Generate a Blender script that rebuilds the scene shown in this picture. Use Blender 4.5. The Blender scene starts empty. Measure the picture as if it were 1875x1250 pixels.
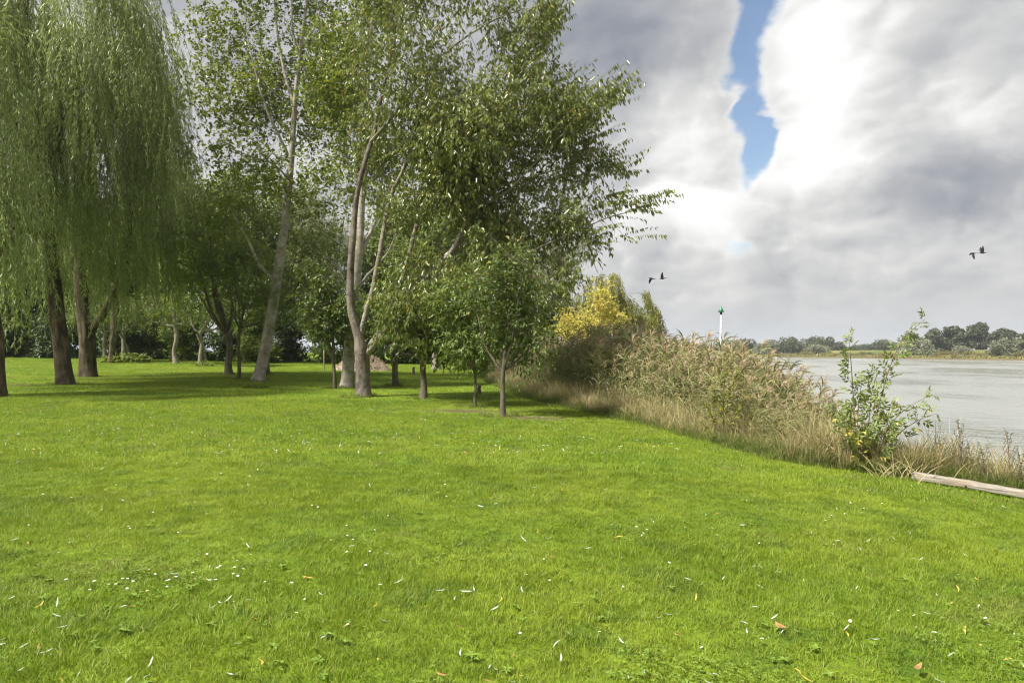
import bpy, math
import numpy as np
R = math.radians
rng = np.random.default_rng(7)
sc = bpy.context.scene
col = sc.collection

# ------------------------------------------------------------------ camera, sky, sun, exposure
FPX, CX, HY, CAMZ = 1250.0, 937.5, 643.0, 1.6
cam_d = bpy.data.cameras.new('camera'); cam = bpy.data.objects.new('camera', cam_d); col.objects.link(cam)
cam.location = (0, 0, CAMZ); cam.rotation_euler = (R(90), 0, 0)
cam_d.sensor_width = 36; cam_d.lens = 24.0
cam_d.shift_y = (HY - 625.0) / 1875.0
cam_d.clip_start = 0.05; cam_d.clip_end = 9000
sc.camera = cam

SUN_EL, SUN_AZ = R(50), R(-120)          # azimuth measured from +Y towards +X: the sun stands to the left, a little behind
SUN_DIR = np.array([math.sin(SUN_AZ)*math.cos(SUN_EL), math.cos(SUN_AZ)*math.cos(SUN_EL), math.sin(SUN_EL)])
CLOUD_STRENGTH, SKY_STRENGTH, SUN_STRENGTH, EXPOSURE = 0.55, 0.066, 4.0, 1.2
sc.view_settings.view_transform = 'Standard'; sc.view_settings.look = 'None'
sc.view_settings.gamma = 1.0; sc.view_settings.exposure = EXPOSURE
sc.view_settings.use_curve_mapping = False
sc.cycles.max_bounces = 7; sc.cycles.diffuse_bounces = 4
sc.cycles.use_adaptive_sampling = True; sc.cycles.adaptive_threshold = 0.015; sc.cycles.filter_width = 1.15; sc.cycles.glossy_bounces = 2
sc.cycles.transmission_bounces = 4; sc.cycles.transparent_max_bounces = 8
sc.cycles.caustics_reflective = False; sc.cycles.caustics_refractive = False
sc.cycles.use_denoising = True
sc.cycles.sample_clamp_indirect = 4.0


class G:
    """small helper to write shader graphs as expressions"""
    def __init__(s, tree):
        s.t = tree; s.n = tree.nodes; s.l = tree.links
    def node(s, typ, ins=None, **kw):
        n = s.n.new(typ)
        for k, v in kw.items(): setattr(n, k, v)
        for k, v in (ins or {}).items(): s.put(n.inputs[k], v)
        return n
    def put(s, sock, v):
        if isinstance(v, bpy.types.NodeSocket): s.l.new(v, sock)
        else:
            if hasattr(sock.default_value, '__len__') and not hasattr(v, '__len__'): v = (v,)*len(sock.default_value)
            if hasattr(v, '__len__') and len(v) == 3 and len(sock.default_value) == 4: v = (*v, 1.0)
            sock.default_value = v
    def m(s, op, a, b=0.0, c=0.0, clamp=False):
        n = s.node('ShaderNodeMath', {0: a, 1: b, 2: c}, operation=op); n.use_clamp = clamp
        return n.outputs[0]
    def v(s, op, a, b=(0, 0, 0)):
        return s.node('ShaderNodeVectorMath', {0: a, 1: b}, operation=op).outputs[0]
    def scale(s, a, f):
        n = s.node('ShaderNodeVectorMath', {0: a}, operation='SCALE'); s.put(n.inputs['Scale'], f)
        return n.outputs[0]
    def noise(s, vec, scale, detail=4, rough=0.5, out='Fac', distortion=0.0):
        n = s.node('ShaderNodeTexNoise', {'Vector': vec, 'Scale': scale, 'Detail': detail, 'Roughness': rough, 'Distortion': distortion})
        return n.outputs[out]
    def mix(s, f, a, b):
        n = s.node('ShaderNodeMix', data_type='RGBA'); n.clamp_factor = True
        s.put(n.inputs[0], f); s.put(n.inputs[6], a); s.put(n.inputs[7], b)
        return n.outputs[2]
    def smooth(s, x, lo, hi, a=0.0, b=1.0):
        n = s.node('ShaderNodeMapRange', {0: x, 1: lo, 2: hi, 3: a, 4: b}, interpolation_type='SMOOTHSTEP')
        return n.outputs[0]
    def ramp(s, x, stops):
        n = s.node('ShaderNodeValToRGB', {0: x}); cr = n.color_ramp
        while len(cr.elements) < len(stops): cr.elements.new(0.5)
        for e, (p, c) in zip(cr.elements, stops): e.position = p; e.color = (*c, 1)
        return n.outputs[0]


def px_dir(px, py):
    az = math.atan((px-CX)/FPX)
    return az, math.atan((HY-py)/FPX*math.cos(az))

world = bpy.data.worlds.new('World'); sc.world = world; world.use_nodes = True
world.node_tree.nodes.clear()
g = G(world.node_tree)
d_ = g.node('ShaderNodeTexCoord').outputs['Generated']
d_ = g.v('NORMALIZE', d_)
sep = g.node('ShaderNodeSeparateXYZ', {0: d_})
dx, dy, dz = sep.outputs
az = g.m('ARCTAN2', dx, dy); el = g.m('ARCSINE', dz)
flat_v = g.node('ShaderNodeCombineXYZ', {0: dx, 1: dy, 2: g.m('MULTIPLY', dz, 1.5)}).outputs[0]
warp = g.v('SUBTRACT', g.noise(flat_v, 4.0, 5, 0.60, 'Color'), (0.5, 0.5, 0.5))
wsep = g.node('ShaderNodeSeparateXYZ', {0: warp})
azw = g.m('ADD', az, g.m('MULTIPLY', wsep.outputs[0], 0.12))
elw = g.m('ADD', el, g.m('MULTIPLY', wsep.outputs[1], 0.17))
def blob(px, py, rx, ry):
    a, e = px_dir(px, py)
    u = g.m('DIVIDE', g.m('SUBTRACT', azw, a), rx/FPX)
    w = g.m('DIVIDE', g.m('SUBTRACT', elw, e), ry/FPX)
    q = g.m('ADD', g.m('MULTIPLY', u, u), g.m('MULTIPLY', w, w))
    return g.m('EXPONENT', g.m('MULTIPLY', q, -1.0))
def total(base, items):
    for wgt, b in items: base = g.m('MULTIPLY_ADD', b, wgt, base)
    return base
# billowing heads: inverted ridged noise, pushed about by the warp
bvec = g.v('ADD', flat_v, g.scale(warp, 0.06))
def billow(off=(0, 0, 0), scale=5.0):
    n = g.node('ShaderNodeTexNoise', {'Vector': g.v('ADD', bvec, off), 'Scale': scale, 'Detail': 3.5, 'Roughness': 0.5, 'Lacunarity': 2.2, 'Offset': 1.0, 'Gain': 1.2}, noise_type='RIDGED_MULTIFRACTAL')
    return g.m('MULTIPLY_ADD', n.outputs['Fac'], -0.32, 0.45)
bf = billow((.3, .1, .7), 11.0); bg_ = billow((.29, .096, .711), 11.0); b0 = billow(); b1 = billow((-0.020, -0.008, 0.022))
puff = g.noise(flat_v, 3.0, 4, 0.55)
soft = g.noise(g.v('ADD', flat_v, (3.1, 1.7, 0.4)), 1.9, 4, 0.5)
cover = g.m('ADD', g.m('ADD', puff, 0.23), g.m('MULTIPLY', b0, 0.30))
low = g.smooth(el, R(2), R(13), 0.5, 0.0)
cover = g.m('ADD', cover, low)
gapA, gapB = blob(1368, 70, 34, 180), blob(1384, 250, 28, 80)
gapC, gapD, gapE = blob(1165, 190, 50, 30), blob(1358, 440, 50, 34), blob(1420, -60, 60, 90)
cover = total(cover, [(-0.66, gapA), (-0.52, gapB), (-0.30, gapC), (-0.62, gapD), (-0.42, gapE),
                      (0.42, blob(1352, 150, 26, 16)), (0.36, blob(1392, 205, 20, 14)), (0.22, blob(1600, 170, 200, 240)), (0.18, blob(1220, 320, 110, 170)), (0.3, blob(1120, 60, 170, 110)), (0.3, blob(300, 100, 330, 300))])
wisp = g.noise(g.v('ADD', flat_v, g.scale(warp, 0.2)), 10.0, 5, 0.64)
cover = g.m('MULTIPLY_ADD', g.m('SUBTRACT', wisp, 0.5), 0.45, cover)
cover = g.m('MULTIPLY_ADD', bf, 0.26, cover)
alpha = g.smooth(cover, 0.34, 0.66, 0.06, 1.0)
bright = g.m('ADD', g.m('MULTIPLY', g.m('SUBTRACT', soft, 0.5), 0.55), 0.57)
lit = g.m('MULTIPLY', g.m('SUBTRACT', b0, b1), 0.8)
bright = g.m('ADD', bright, g.m('MULTIPLY', lit, g.smooth(el, R(1.5), R(9), 0.35, 1.0)))
bright = g.m('MULTIPLY_ADD', g.m('SUBTRACT', bf, bg_), g.smooth(el, R(2), R(8), 0.25, 0.35), bright)
edge = g.smooth(cover, 0.50, 0.80, 0.14, 0.0)
bright = g.m('ADD', bright, edge)
bright = total(bright, [(0.46, blob(1490, 110, 90, 190)), (0.42, blob(1255, 250, 80, 150)), (0.14, blob(1480, 290, 100, 80)),
                        (-0.58, blob(1120, 40, 220, 120)), (-0.46, blob(1780, 350, 170, 60)), (0.2, blob(1750, 200, 100, 50)), (-0.14, blob(1760, 60, 110, 80)),
                        (0.22, blob(1170, 370, 90, 90)), (0.30, blob(1330, 400, 60, 50)), (0.25, blob(1560, 400, 90, 30)), (0.22, blob(1340, 500, 60, 35)), (0.2, blob(1640, 470, 90, 22)), (-0.12, blob(1480, 470, 250, 70)), (0.18, blob(1790, 430, 150, 28)),
                        (-0.1, blob(330, 90, 120, 120))])
hor = g.smooth(el, R(0.3), R(4.5), 0.9, 0.0)
ccol = g.ramp(bright, [(0.0, (0.24, 0.26, 0.30)), (0.35, (0.38, 0.39, 0.41)), (0.65, (0.56, 0.56, 0.555)), (1.0, (0.84, 0.835, 0.82))])
ccol = g.mix(g.m('MULTIPLY', hor, 0.85), ccol, (0.56, 0.585, 0.615))
skyt = g.node('ShaderNodeTexSky', sky_type='NISHITA'); skyt.sun_disc = False
skyt.sun_elevation = SUN_EL; skyt.sun_rotation = SUN_AZ; skyt.air_density = 1.2; skyt.dust_density = 0.6; skyt.ozone_density = 2.0
bg1 = g.node('ShaderNodeBackground', {'Color': skyt.outputs[0], 'Strength': SKY_STRENGTH})
bg2 = g.node('ShaderNodeBackground', {'Color': ccol, 'Strength': CLOUD_STRENGTH})
mx = g.node('ShaderNodeMixShader', {0: alpha, 1: bg1.outputs[0], 2: bg2.outputs[0]})
g.node('ShaderNodeOutputWorld', {0: mx.outputs[0]})

world.cycles.sampling_method = 'MANUAL'; world.cycles.sample_map_resolution = 512
sun_d = bpy.data.lights.new('sun', 'SUN'); sun_d.energy = SUN_STRENGTH; sun_d.angle = R(5.0); sun_d.color = (1.0, 0.95, 0.86)
sun = bpy.data.objects.new('sun', sun_d); col.objects.link(sun); sun.location = (-30, -20, 40)
import mathutils
sun.rotation_euler = mathutils.Vector(tuple(SUN_DIR)).to_track_quat('Z', 'Y').to_euler()

HAZE = 0.00022
# ------------------------------------------------------------------ mesh helpers
def P(px, py, d):
    """point at distance d in front of the photographer's standpoint, seen at this place of the photograph"""
    return np.array([(px-CX)/FPX*d, d, CAMZ-(py-HY)/FPX*d])
def sp(x, k=1.5):
    return np.logaddexp(0, np.asarray(x, float)*k)/k
EY = np.array([-40, 0, 7.5, 9.6, 10.9, 11.5, 12.1, 16, 19.5, 23, 30, 35, 45, 55, 70, 120, 900.])
EX = np.array([16, 14, 9.8, 8.2, 7.0, 5.6, 4.6, 3.3, 1.9, .4, -.9, -1.6, -2, -2.5, -3, -6, -60.])
SY = np.array([-40, 0, 8, 12, 20, 40, 60, 75, 90, 130, 900.])
SX = np.array([26, 19, 14, 11.8, 10.6, 11, 13.5, 15, 13, 6, -200.])
def edge_x(y): return np.interp(y, EY, EX)
def shore_x(y): return np.interp(y, SY, SX)
def hsh(x, y):
    return (np.sin(x*1.3+y*.7)*.5+np.sin(x*.41-y*.93+1.3)*.8+np.sin(x*2.9+y*2.3+4)*.2)
def gz(x, y):
    x = np.asarray(x, float); y = np.asarray(y, float)
    xl = np.minimum(x, edge_x(y)+1.0)
    z = 0.014*sp(np.minimum(y, 60)-18, .5)+0.018*sp(-np.maximum(xl, -45)-3, .6)-0.082*sp(xl-.6, 1.2)+hsh(x*.5, y*.5)*.012
    t = np.clip((x-edge_x(y)-.3)/(shore_x(y)-edge_x(y)-.3), 0, 1.35)
    return z+(-1.98-z)*np.where(t < 1, t**1.5, 1)-np.maximum(t-1, 0)*2.2
WATER = -1.9

def raw_mesh(name, V, F, attrs=None, smooth=False):
    V = np.ascontiguousarray(V, np.float32); F = np.ascontiguousarray(F, np.int32)
    me = bpy.data.meshes.new(name); k = F.shape[1]
    me.vertices.add(len(V)); me.vertices.foreach_set('co', V.ravel())
    me.loops.add(F.size); me.loops.foreach_set('vertex_index', F.ravel())
    me.polygons.add(len(F)); me.polygons.foreach_set('loop_start', np.arange(0, F.size, k, dtype=np.int32))
    if smooth: me.polygons.foreach_set('use_smooth', np.ones(len(F), bool))
    for an, (typ, arr) in (attrs or {}).items():
        a = me.attributes.new(an, typ, 'POINT')
        a.data.foreach_set('vector' if typ == 'FLOAT_VECTOR' else 'value', np.ascontiguousarray(arr, np.float32).ravel())
    me.update(calc_edges=True)
    return me
def obj(name, me, mat=None, parent=None, loc=None):
    o = bpy.data.objects.new(name, me); col.objects.link(o)
    if mat is not None and me is not None and not me.materials: me.materials.append(mat)
    if parent is not None: o.parent = parent
    if loc is not None: o.location = tuple(float(c) for c in loc)
    return o
def tag(o, label=None, cat=None, group=None, kind=None):
    if label: o['label'] = label
    if cat: o['category'] = cat
    if group: o['group'] = group
    if kind: o['kind'] = kind
    return o
def thing(name, label, cat, loc, group=None):
    return tag(obj(name, None, loc=loc), label, cat, group)

class MB:
    """collects quads and triangles (triangles become quads with a repeated corner are avoided: two lists)"""
    def __init__(s): s.V = []; s.Q = []; s.A = []; s.n = 0
    def tube(s, pts, rad, k=6, wob=0.0, seed=0, cap=True):
        pts = np.asarray(pts, float); rad = np.asarray(rad, float); n = len(pts)
        t = np.gradient(pts, axis=0); t /= np.linalg.norm(t, axis=1)[:, None]+1e-9
        ref = np.array([1., 0, 0]) if abs(t[0][0]) < .8 else np.array([0, 1., 0])
        u = np.cross(t, ref); u /= np.linalg.norm(u, axis=1)[:, None]+1e-9
        w = np.cross(t, u)
        th = np.arange(k)*2*math.pi/k
        L = np.concatenate([[0], np.cumsum(np.linalg.norm(np.diff(pts, axis=0), axis=1))])
        rr = np.repeat(rad[:, None], k, 1)
        if wob:
            r2 = np.random.default_rng(seed); ph = r2.uniform(0, 6.28, 6)
            rr = rr*(1+wob*(np.sin(th[None]*2+ph[0]+L[:, None]*1.1)+.7*np.sin(th[None]*3+ph[1]-L[:, None]*2.3)+.5*np.sin(th[None]*5+ph[2]+L[:, None]*4.1)))
        V = pts[:, None]+u[:, None]*(np.cos(th)[None, :, None]*rr[..., None])+w[:, None]*(np.sin(th)[None, :, None]*rr[..., None])
        A = np.stack([np.cos(th)[None]*rr, np.sin(th)[None]*rr, np.repeat(L[:, None], k, 1)+seed*3.7], -1)
        i = np.arange(n-1)[:, None]*k; j = np.arange(k)[None]; j2 = (j+1) % k
        Q = np.stack([i+j, i+j2, i+k+j2, i+k+j], -1).reshape(-1, 4)+s.n
        s.V.append(V.reshape(-1, 3)); s.A.append(A.reshape(-1, 3)); s.Q.append(Q); s.n += n*k
        if cap:
            s.V.append(pts[-1:]+t[-1:]*rad[-1]*.4); s.A.append(A[-1, :1]); c = s.n; s.n += 1
            b = c-k
            s.Q.append(np.array([[b+q, b+(q+1) % k, c, c] for q in range(k)])) if False else None
            if k % 2 == 0: s.Q.append(np.array([[b+q, b+(q+1) % k, b+(q+2) % k, c] for q in range(0, k, 2)]))
    def add(s, V, Q):
        V = np.asarray(V, float); Q = np.asarray(Q)
        s.V.append(V); s.A.append(V.copy()); s.Q.append(Q+s.n); s.n += len(V)
    def box(s, c, h, rz=0):
        sg = np.array([[-1,-1,-1],[1,-1,-1],[1,1,-1],[-1,1,-1],[-1,-1,1],[1,-1,1],[1,1,1],[-1,1,1]], float)*np.asarray(h)
        cz, sz = math.cos(rz), math.sin(rz)
        sg = np.stack([sg[:,0]*cz-sg[:,1]*sz, sg[:,0]*sz+sg[:,1]*cz, sg[:,2]], 1)+np.asarray(c)
        s.add(sg, [[0,3,2,1],[4,5,6,7],[0,1,5,4],[1,2,6,5],[2,3,7,6],[3,0,4,7]])
    def mesh(s, name, smooth=True):
        return raw_mesh(name, np.concatenate(s.V), np.concatenate(s.Q), {'bark': ('FLOAT_VECTOR', np.concatenate(s.A))}, smooth)

def unit(a): return a/(np.linalg.norm(a, axis=-1, keepdims=True)+1e-9)
def rvec(n, r=rng): return unit(r.normal(size=(n, 3)))
def smooth_poly(pts, n):
    pts = np.asarray(pts, float)
    L = np.concatenate([[0], np.cumsum(np.linalg.norm(np.diff(pts[:, :3], axis=0), axis=1))])
    t = np.linspace(0, L[-1], n)
    # Catmull-Rom through the points
    out = np.zeros((n, pts.shape[1])); m = len(pts)
    for k, tt in enumerate(t):
        i = min(np.searchsorted(L, tt, 'right')-1, m-2); f = (tt-L[i])/(L[i+1]-L[i]+1e-9)
        p0, p1, p2, p3 = pts[max(i-1, 0)], pts[i], pts[i+1], pts[min(i+2, m-1)]
        out[k] = .5*((2*p1)+(-p0+p2)*f+(2*p0-5*p1+4*p2-p3)*f*f+(-p0+3*p1-3*p2+p3)*f**3)
    return out
def leaf_mesh(name, pos, axis, nor, L, W, tint, fold=.25, bend=.15):
    n = len(pos); axis = unit(axis); side = unit(np.cross(axis, nor)); nor = np.cross(side, axis)
    L = np.asarray(L)[:, None]*np.ones((n, 1)); W = np.asarray(W)[:, None]*np.ones((n, 1))
    mid = pos+axis*L*.45
    up = nor*W*fold
    V = np.stack([pos, mid-side*W*.5+up, pos+axis*L-nor*L*bend, mid+side*W*.5+up], 1).reshape(-1, 3)
    b = np.arange(n)[:, None]*4
    F = np.concatenate([b+np.array([[0, 2, 1]]), b+np.array([[0, 3, 2]])], 0)
    return raw_mesh(name, V, F, {'tint': ('FLOAT', np.repeat(tint, 4))})

# ------------------------------------------------------------------ materials
def new_mat(name):
    m = bpy.data.materials.new(name); m.use_nodes = True; m.node_tree.nodes.clear()
    return m, G(m.node_tree)
def out(g, sh, disp=None):
    g.node('ShaderNodeOutputMaterial', {0: sh})
def bump(g, h, strength, dist=0.02):
    return g.node('ShaderNodeBump', {'Height': h, 'Strength': strength, 'Distance': dist}).outputs[0]
def leaf_mat(name, stops, trans=.35, rough=.45, tcol=None, spec=.45):
    m, g = new_mat(name)
    t = g.node('ShaderNodeAttribute', attribute_name='tint').outputs['Fac']
    c = g.ramp(t, stops)
    p = g.node('ShaderNodeBsdfPrincipled', {'Base Color': c, 'Roughness': rough, 'Specular IOR Level': spec})
    tc = g.mix(.55, c, tcol) if tcol else c
    tr = g.node('ShaderNodeBsdfTranslucent', {'Color': tc})
    out(g, g.node('ShaderNodeMixShader', {0: trans, 1: p.outputs[0], 2: tr.outputs[0]}).outputs[0])
    return m
M = {}
M['cherry'] = leaf_mat('cherry leaf', [(0, (.07, .10, .02)), (.45, (.14, .18, .04)), (.9, (.25, .28, .08)), (1, (.38, .28, .06))], .34, .34, (.38, .40, .05), .6)
M['poplar'] = leaf_mat('poplar leaf', [(0, (.065, .11, .016)), (.45, (.125, .18, .028)), (.88, (.22, .26, .05)), (1, (.42, .32, .04))], .36, .38, (.36, .40, .04))
M['young'] = leaf_mat('young tree leaf', [(0, (.06, .095, .022)), (.5, (.105, .15, .036)), (.94, (.18, .23, .06)), (1, (.42, .33, .05))], .36, .42, (.28, .35, .05))
M['walnut'] = leaf_mat('walnut leaf', [(0, (.09, .14, .04)), (.5, (.16, .225, .06)), (1, (.27, .34, .10))], .44, .40, (.38, .46, .06))
M['willow'] = leaf_mat('willow leaf', [(0, (.15, .20, .06)), (.5, (.26, .325, .12)), (.85, (.40, .46, .22)), (1, (.62, .67, .46))], .44, .34, (.48, .57, .14))
M['pale'] = leaf_mat('pale willow leaf', [(0, (.20, .23, .11)), (.5, (.30, .33, .17)), (1, (.46, .47, .27))], .35, .45, (.40, .42, .14))
M['yellow'] = leaf_mat('yellow leaf', [(0, (.34, .35, .07)), (.4, (.58, .53, .11)), (.8, (.78, .70, .20)), (1, (.44, .48, .12))], .38, .5, (.80, .68, .10))
M['farwillow'] = leaf_mat('olive willow leaf', [(0, (.14, .16, .03)), (.5, (.25, .26, .05)), (1, (.40, .38, .09))], .3, .45, (.34, .34, .05))
M['evergreen'] = leaf_mat('evergreen needles', [(0, (.045, .072, .025)), (.6, (.085, .125, .045)), (1, (.15, .21, .08))], .15, .55)
M['hedge'] = leaf_mat('hedge leaf', [(0, (.075, .115, .026)), (.6, (.135, .195, .042)), (1, (.25, .31, .08))], .40, .5, (.34, .40, .04))
M['shrub'] = leaf_mat('shrub leaf', [(0, (.10, .15, .035)), (.5, (.19, .25, .07)), (.88, (.32, .36, .13)), (.93, (.60, .50, .08)), (1, (.70, .56, .10))], .34, .36, (.38, .42, .07))
M['sapling'] = leaf_mat('sapling leaf', [(0, (.11, .16, .022)), (.6, (.20, .235, .03)), (1, (.36, .30, .04))], .36, .45, (.38, .38, .03))
M['far'] = leaf_mat('far leaf', [(0, (.075, .09, .05)), (.6, (.105, .125, .068)), (1, (.165, .185, .10))], .15, .7)
M['farpale'] = leaf_mat('far pale leaf', [(0, (.17, .185, .12)), (.6, (.23, .245, .16)), (1, (.31, .32, .21))], .15, .7)
M['farbush'] = leaf_mat('far bush leaf', [(0, (.13, .13, .045)), (.6, (.22, .20, .07)), (1, (.36, .31, .11))], .15, .7)
M['weed'] = leaf_mat('weed leaf', [(0, (.06, .08, .03)), (.6, (.13, .14, .05)), (1, (.28, .25, .11))], .25, .5, (.24, .25, .06))

def bark_mat(name, c1, c2, c3, sc_, stretch, bstr, moss=0.0, lent=0.0):
    m, g = new_mat(name)
    a = g.node('ShaderNodeAttribute', attribute_name='bark').outputs['Vector']
    pos = g.node('ShaderNodeNewGeometry').outputs['Position']
    v = g.v('MULTIPLY', a, (1, 1, stretch))
    n1 = g.noise(v, sc_, 7, .62, distortion=.6)
    n2 = g.noise(a, 2.3, 4, .6)
    c = g.ramp(n1, [(.28, c1), (.52, c2), (.75, c3)])
    c = g.mix(g.smooth(n2, .45, .7, 0, .55), c, c3)
    h = n1
    if lent:
        vl = g.v('MULTIPLY', a, (2.2, 2.2, 6.5))
        vo = g.node('ShaderNodeTexVoronoi', {'Vector': vl, 'Scale': 1.5}).outputs['Distance']
        l = g.smooth(g.m('ADD', vo, g.m('MULTIPLY', g.noise(a, 5, 3), .5)), .30, .40, lent, 0)
        c = g.mix(l, c, (.035, .03, .025)); h = g.m('SUBTRACT', h, l)
    if moss:
        mo = g.smooth(g.noise(a, 1.7, 6, .7), .52, .66, 0, moss)
        c = g.mix(mo, c, (.20, .17, .045))
    p = g.node('ShaderNodeBsdfPrincipled', {'Base Color': c, 'Roughness': .85, 'Specular IOR Level': .2, 'Normal': bump(g, h, bstr, .06)})
    out(g, p.outputs[0]); return m
M['bark_willow'] = bark_mat('willow bark', (.018, .013, .009), (.085, .066, .044), (.19, .155, .11), 7, .16, 1.0)
M['bark_poplar'] = bark_mat('poplar bark', (.13, .115, .092), (.31, .28, .235), (.46, .43, .37), 4.5, 1.0, .6, .5, .9)
M['bark_cherry'] = bark_mat('cherry bark', (.09, .073, .058), (.24, .21, .172), (.38, .345, .295), 6, 1.3, .8, .6, .75)
M['bark_trunk'] = bark_mat('old cherry bark', (.04, .032, .026), (.145, .12, .10), (.25, .22, .195), 6, .5, 1.0, .25, .6)
M['bark_young'] = bark_mat('young tree bark', (.055, .045, .032), (.115, .098, .072), (.18, .16, .12), 14, .4, .5, .3)
M['bark_pale'] = bark_mat('pale bark', (.12, .11, .085), (.22, .20, .16), (.30, .28, .23), 12, .4, .5, .2)
M['twig'] = bark_mat('twig bark', (.10, .08, .055), (.18, .145, .10), (.25, .21, .15), 12, .5, .2)
M['wtwig'] = bark_mat('willow twig', (.08, .09, .025), (.14, .15, .05), (.20, .19, .07), 12, .5, .1)

# lawn colour from the place itself (patches of yellower and darker grass, one worn bare patch)
def lawn_color(g):
    pos = g.node('ShaderNodeNewGeometry').outputs['Position']
    a = g.noise(pos, .35, 4, .55); b = g.noise(g.v('ADD', pos, (31, 7, 0)), 1.6, 5, .6); c3 = g.noise(pos, .09, 3, .5)
    c = g.mix(g.smooth(a, .38, .64), (.165, .265, .015), (.25, .33, .024))
    c = g.mix(g.smooth(b, .50, .66, 0, .75), c, (.085, .165, .016))
    c = g.mix(g.smooth(c3, .48, .62, 0, .45), c, (.21, .275, .024))
    dn = g.noise(g.v('ADD', pos, (5, 77, 0)), .8, 6, .7)
    c = g.mix(g.smooth(dn, .54, .70, 0, .65), c, (.215, .235, .060))
    return c, pos, b
m, g = new_mat('lawn ground'); M['ground'] = m
c, pos, b = lawn_color(g)
f1 = g.noise(pos, 22, 5, .7); f2 = g.noise(pos, 6, 4, .6)
c = g.mix(g.smooth(f1, .40, .66, .55, 0), c, (.045, .075, .012))
sx = g.node('ShaderNodeSeparateXYZ', {0: pos}).outputs
def ell(cx, cy, rx, ry):
    u = g.m('DIVIDE', g.m('SUBTRACT', sx[0], cx), rx); w = g.m('DIVIDE', g.m('SUBTRACT', sx[1], cy), ry)
    return g.m('EXPONENT', g.m('MULTIPLY', g.m('ADD', g.m('MULTIPLY', u, u), g.m('MULTIPLY', w, w)), -1))
dirt = g.m('ADD', g.m('ADD', ell(-1.4, 18.3, 1.9, .9), ell(.5, 16.7, 1.5, .8)), g.m('ADD', ell(-18.3, 25.2, 2.2, .8), ell(-11.0, 27.6, .9, .5)))
dirt = g.smooth(g.m('ADD', dirt, g.m('MULTIPLY', g.m('SUBTRACT', f2, .5), 2.0)), .52, 1.0, 0, .85)
c = g.mix(dirt, c, g.mix(f1, (.06, .042, .025), (.16, .12, .075)))
bank = g.smooth(g.m('SUBTRACT', -.55, sx[2]), -.1, .6)
c = g.mix(bank, c, g.mix(f2, (.07, .06, .03), (.14, .12, .06)))
p = g.node('ShaderNodeBsdfPrincipled', {'Base Color': c, 'Roughness': .9, 'Specular IOR Level': .15, 'Normal': bump(g, f1, .7, .05)})
out(g, p.outputs[0])
def blade_mat(name, kind):
    m, g = new_mat(name)
    rnd = g.node('ShaderNodeAttribute', attribute_name='tint').outputs['Fac']
    oi = g.node('ShaderNodeObjectInfo').outputs['Random']
    if kind == 'lawn':
        c, pos, b = lawn_color(g)
        c = g.mix(g.smooth(rnd, .0, 1.0, 0, .55), c, (.36, .43, .05))
        c = g.mix(g.smooth(rnd, .955, .965, 0, .8), c, (.40, .36, .13))
        c = g.mix(g.m('MULTIPLY', oi, .22), c, (.10, .17, .016))
        tr = .40
    else:
        k = {'dry': [(0, (.07, .11, .025)), (.3, (.17, .20, .055)), (.45, (.38, .33, .15)), (.8, (.56, .47, .26)), (1, (.72, .62, .41))],
             'green': [(0, (.07, .12, .02)), (.5, (.13, .18, .03)), (.8, (.22, .23, .06)), (1, (.42, .36, .17))],
             'reed': [(0, (.13, .17, .06)), (.5, (.25, .27, .11)), (.8, (.40, .37, .17)), (1, (.56, .48, .28))],
             'plume': [(0, (.28, .21, .125)), (.5, (.43, .335, .205)), (1, (.58, .47, .31))]}[kind]
        f = g.m('ADD', g.m('MULTIPLY', rnd, .62), g.m('MULTIPLY', oi, .38))
        c = g.ramp(f, k); tr = .3
    p = g.node('ShaderNodeBsdfPrincipled', {'Base Color': c, 'Roughness': .5, 'Specular IOR Level': .3})
    t = g.node('ShaderNodeBsdfTranslucent', {'Color': c})
    out(g, g.node('ShaderNodeMixShader', {0: tr, 1: p.outputs[0], 2: t.outputs[0]}).outputs[0])
    return m
for k in ('lawn', 'dry', 'green', 'reed', 'plume'): M['b_'+k] = blade_mat('blade '+k, k)
def plain(name, c, rough=.6, spec=.3, nscale=0, c2=None, metal=0):
    m, g = new_mat(name); cc = c
    if nscale:
        pos = g.node('ShaderNodeTexCoord').outputs['Object']
        cc = g.mix(g.smooth(g.noise(pos, nscale, 5, .65), .35, .65), c, c2)
    p = g.node('ShaderNodeBsdfPrincipled', {'Base Color': cc, 'Roughness': rough, 'Specular IOR Level': spec, 'Metallic': metal})
    out(g, p.outputs[0]); return m
M['white'] = plain('white paint', (.78, .78, .76), .45, .4, 3, (.62, .61, .58))
M['greenpaint'] = plain('green paint', (.012, .17, .07), .4, .5, 4, (.02, .22, .10))
M['bird'] = plain('dark feathers', (.018, .018, .02), .6, .3, 20, (.045, .042, .04))
M['petal'] = plain('daisy petals', (.85, .85, .83), .6)
M['disc'] = plain('daisy heart', (.75, .48, .02), .7)
M['fl_silver'] = plain('silvery leaf underside', (.46, .51, .44), .6, .3, 30, (.30, .36, .27))
M['fl_yellow'] = plain('yellowed leaf', (.58, .42, .07), .5, .4, 30, (.42, .30, .06))
M['fl_brown'] = plain('brown leaf', (.40, .22, .07), .6, .3, 30, (.22, .12, .05))
M['chips'] = plain('wood chips', (.36, .29, .22), .85, .2, 12, (.22, .165, .12))
M['stake'] = plain('stake wood', (.34, .27, .17), .8, .2, 9, (.22, .17, .11))
M['clover'] = plain('clover leaf', (.12, .20, .02), .6, .25, 40, (.17, .25, .04))
m, g = new_mat('weathered timber'); M['timber'] = m
o_ = g.node('ShaderNodeTexCoord').outputs['Object']
n1 = g.noise(g.v('MULTIPLY', o_, (.9, 14, 14)), 3.0, 7, .65, distortion=.4); n2 = g.noise(o_, 2.2, 4, .6)
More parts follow.
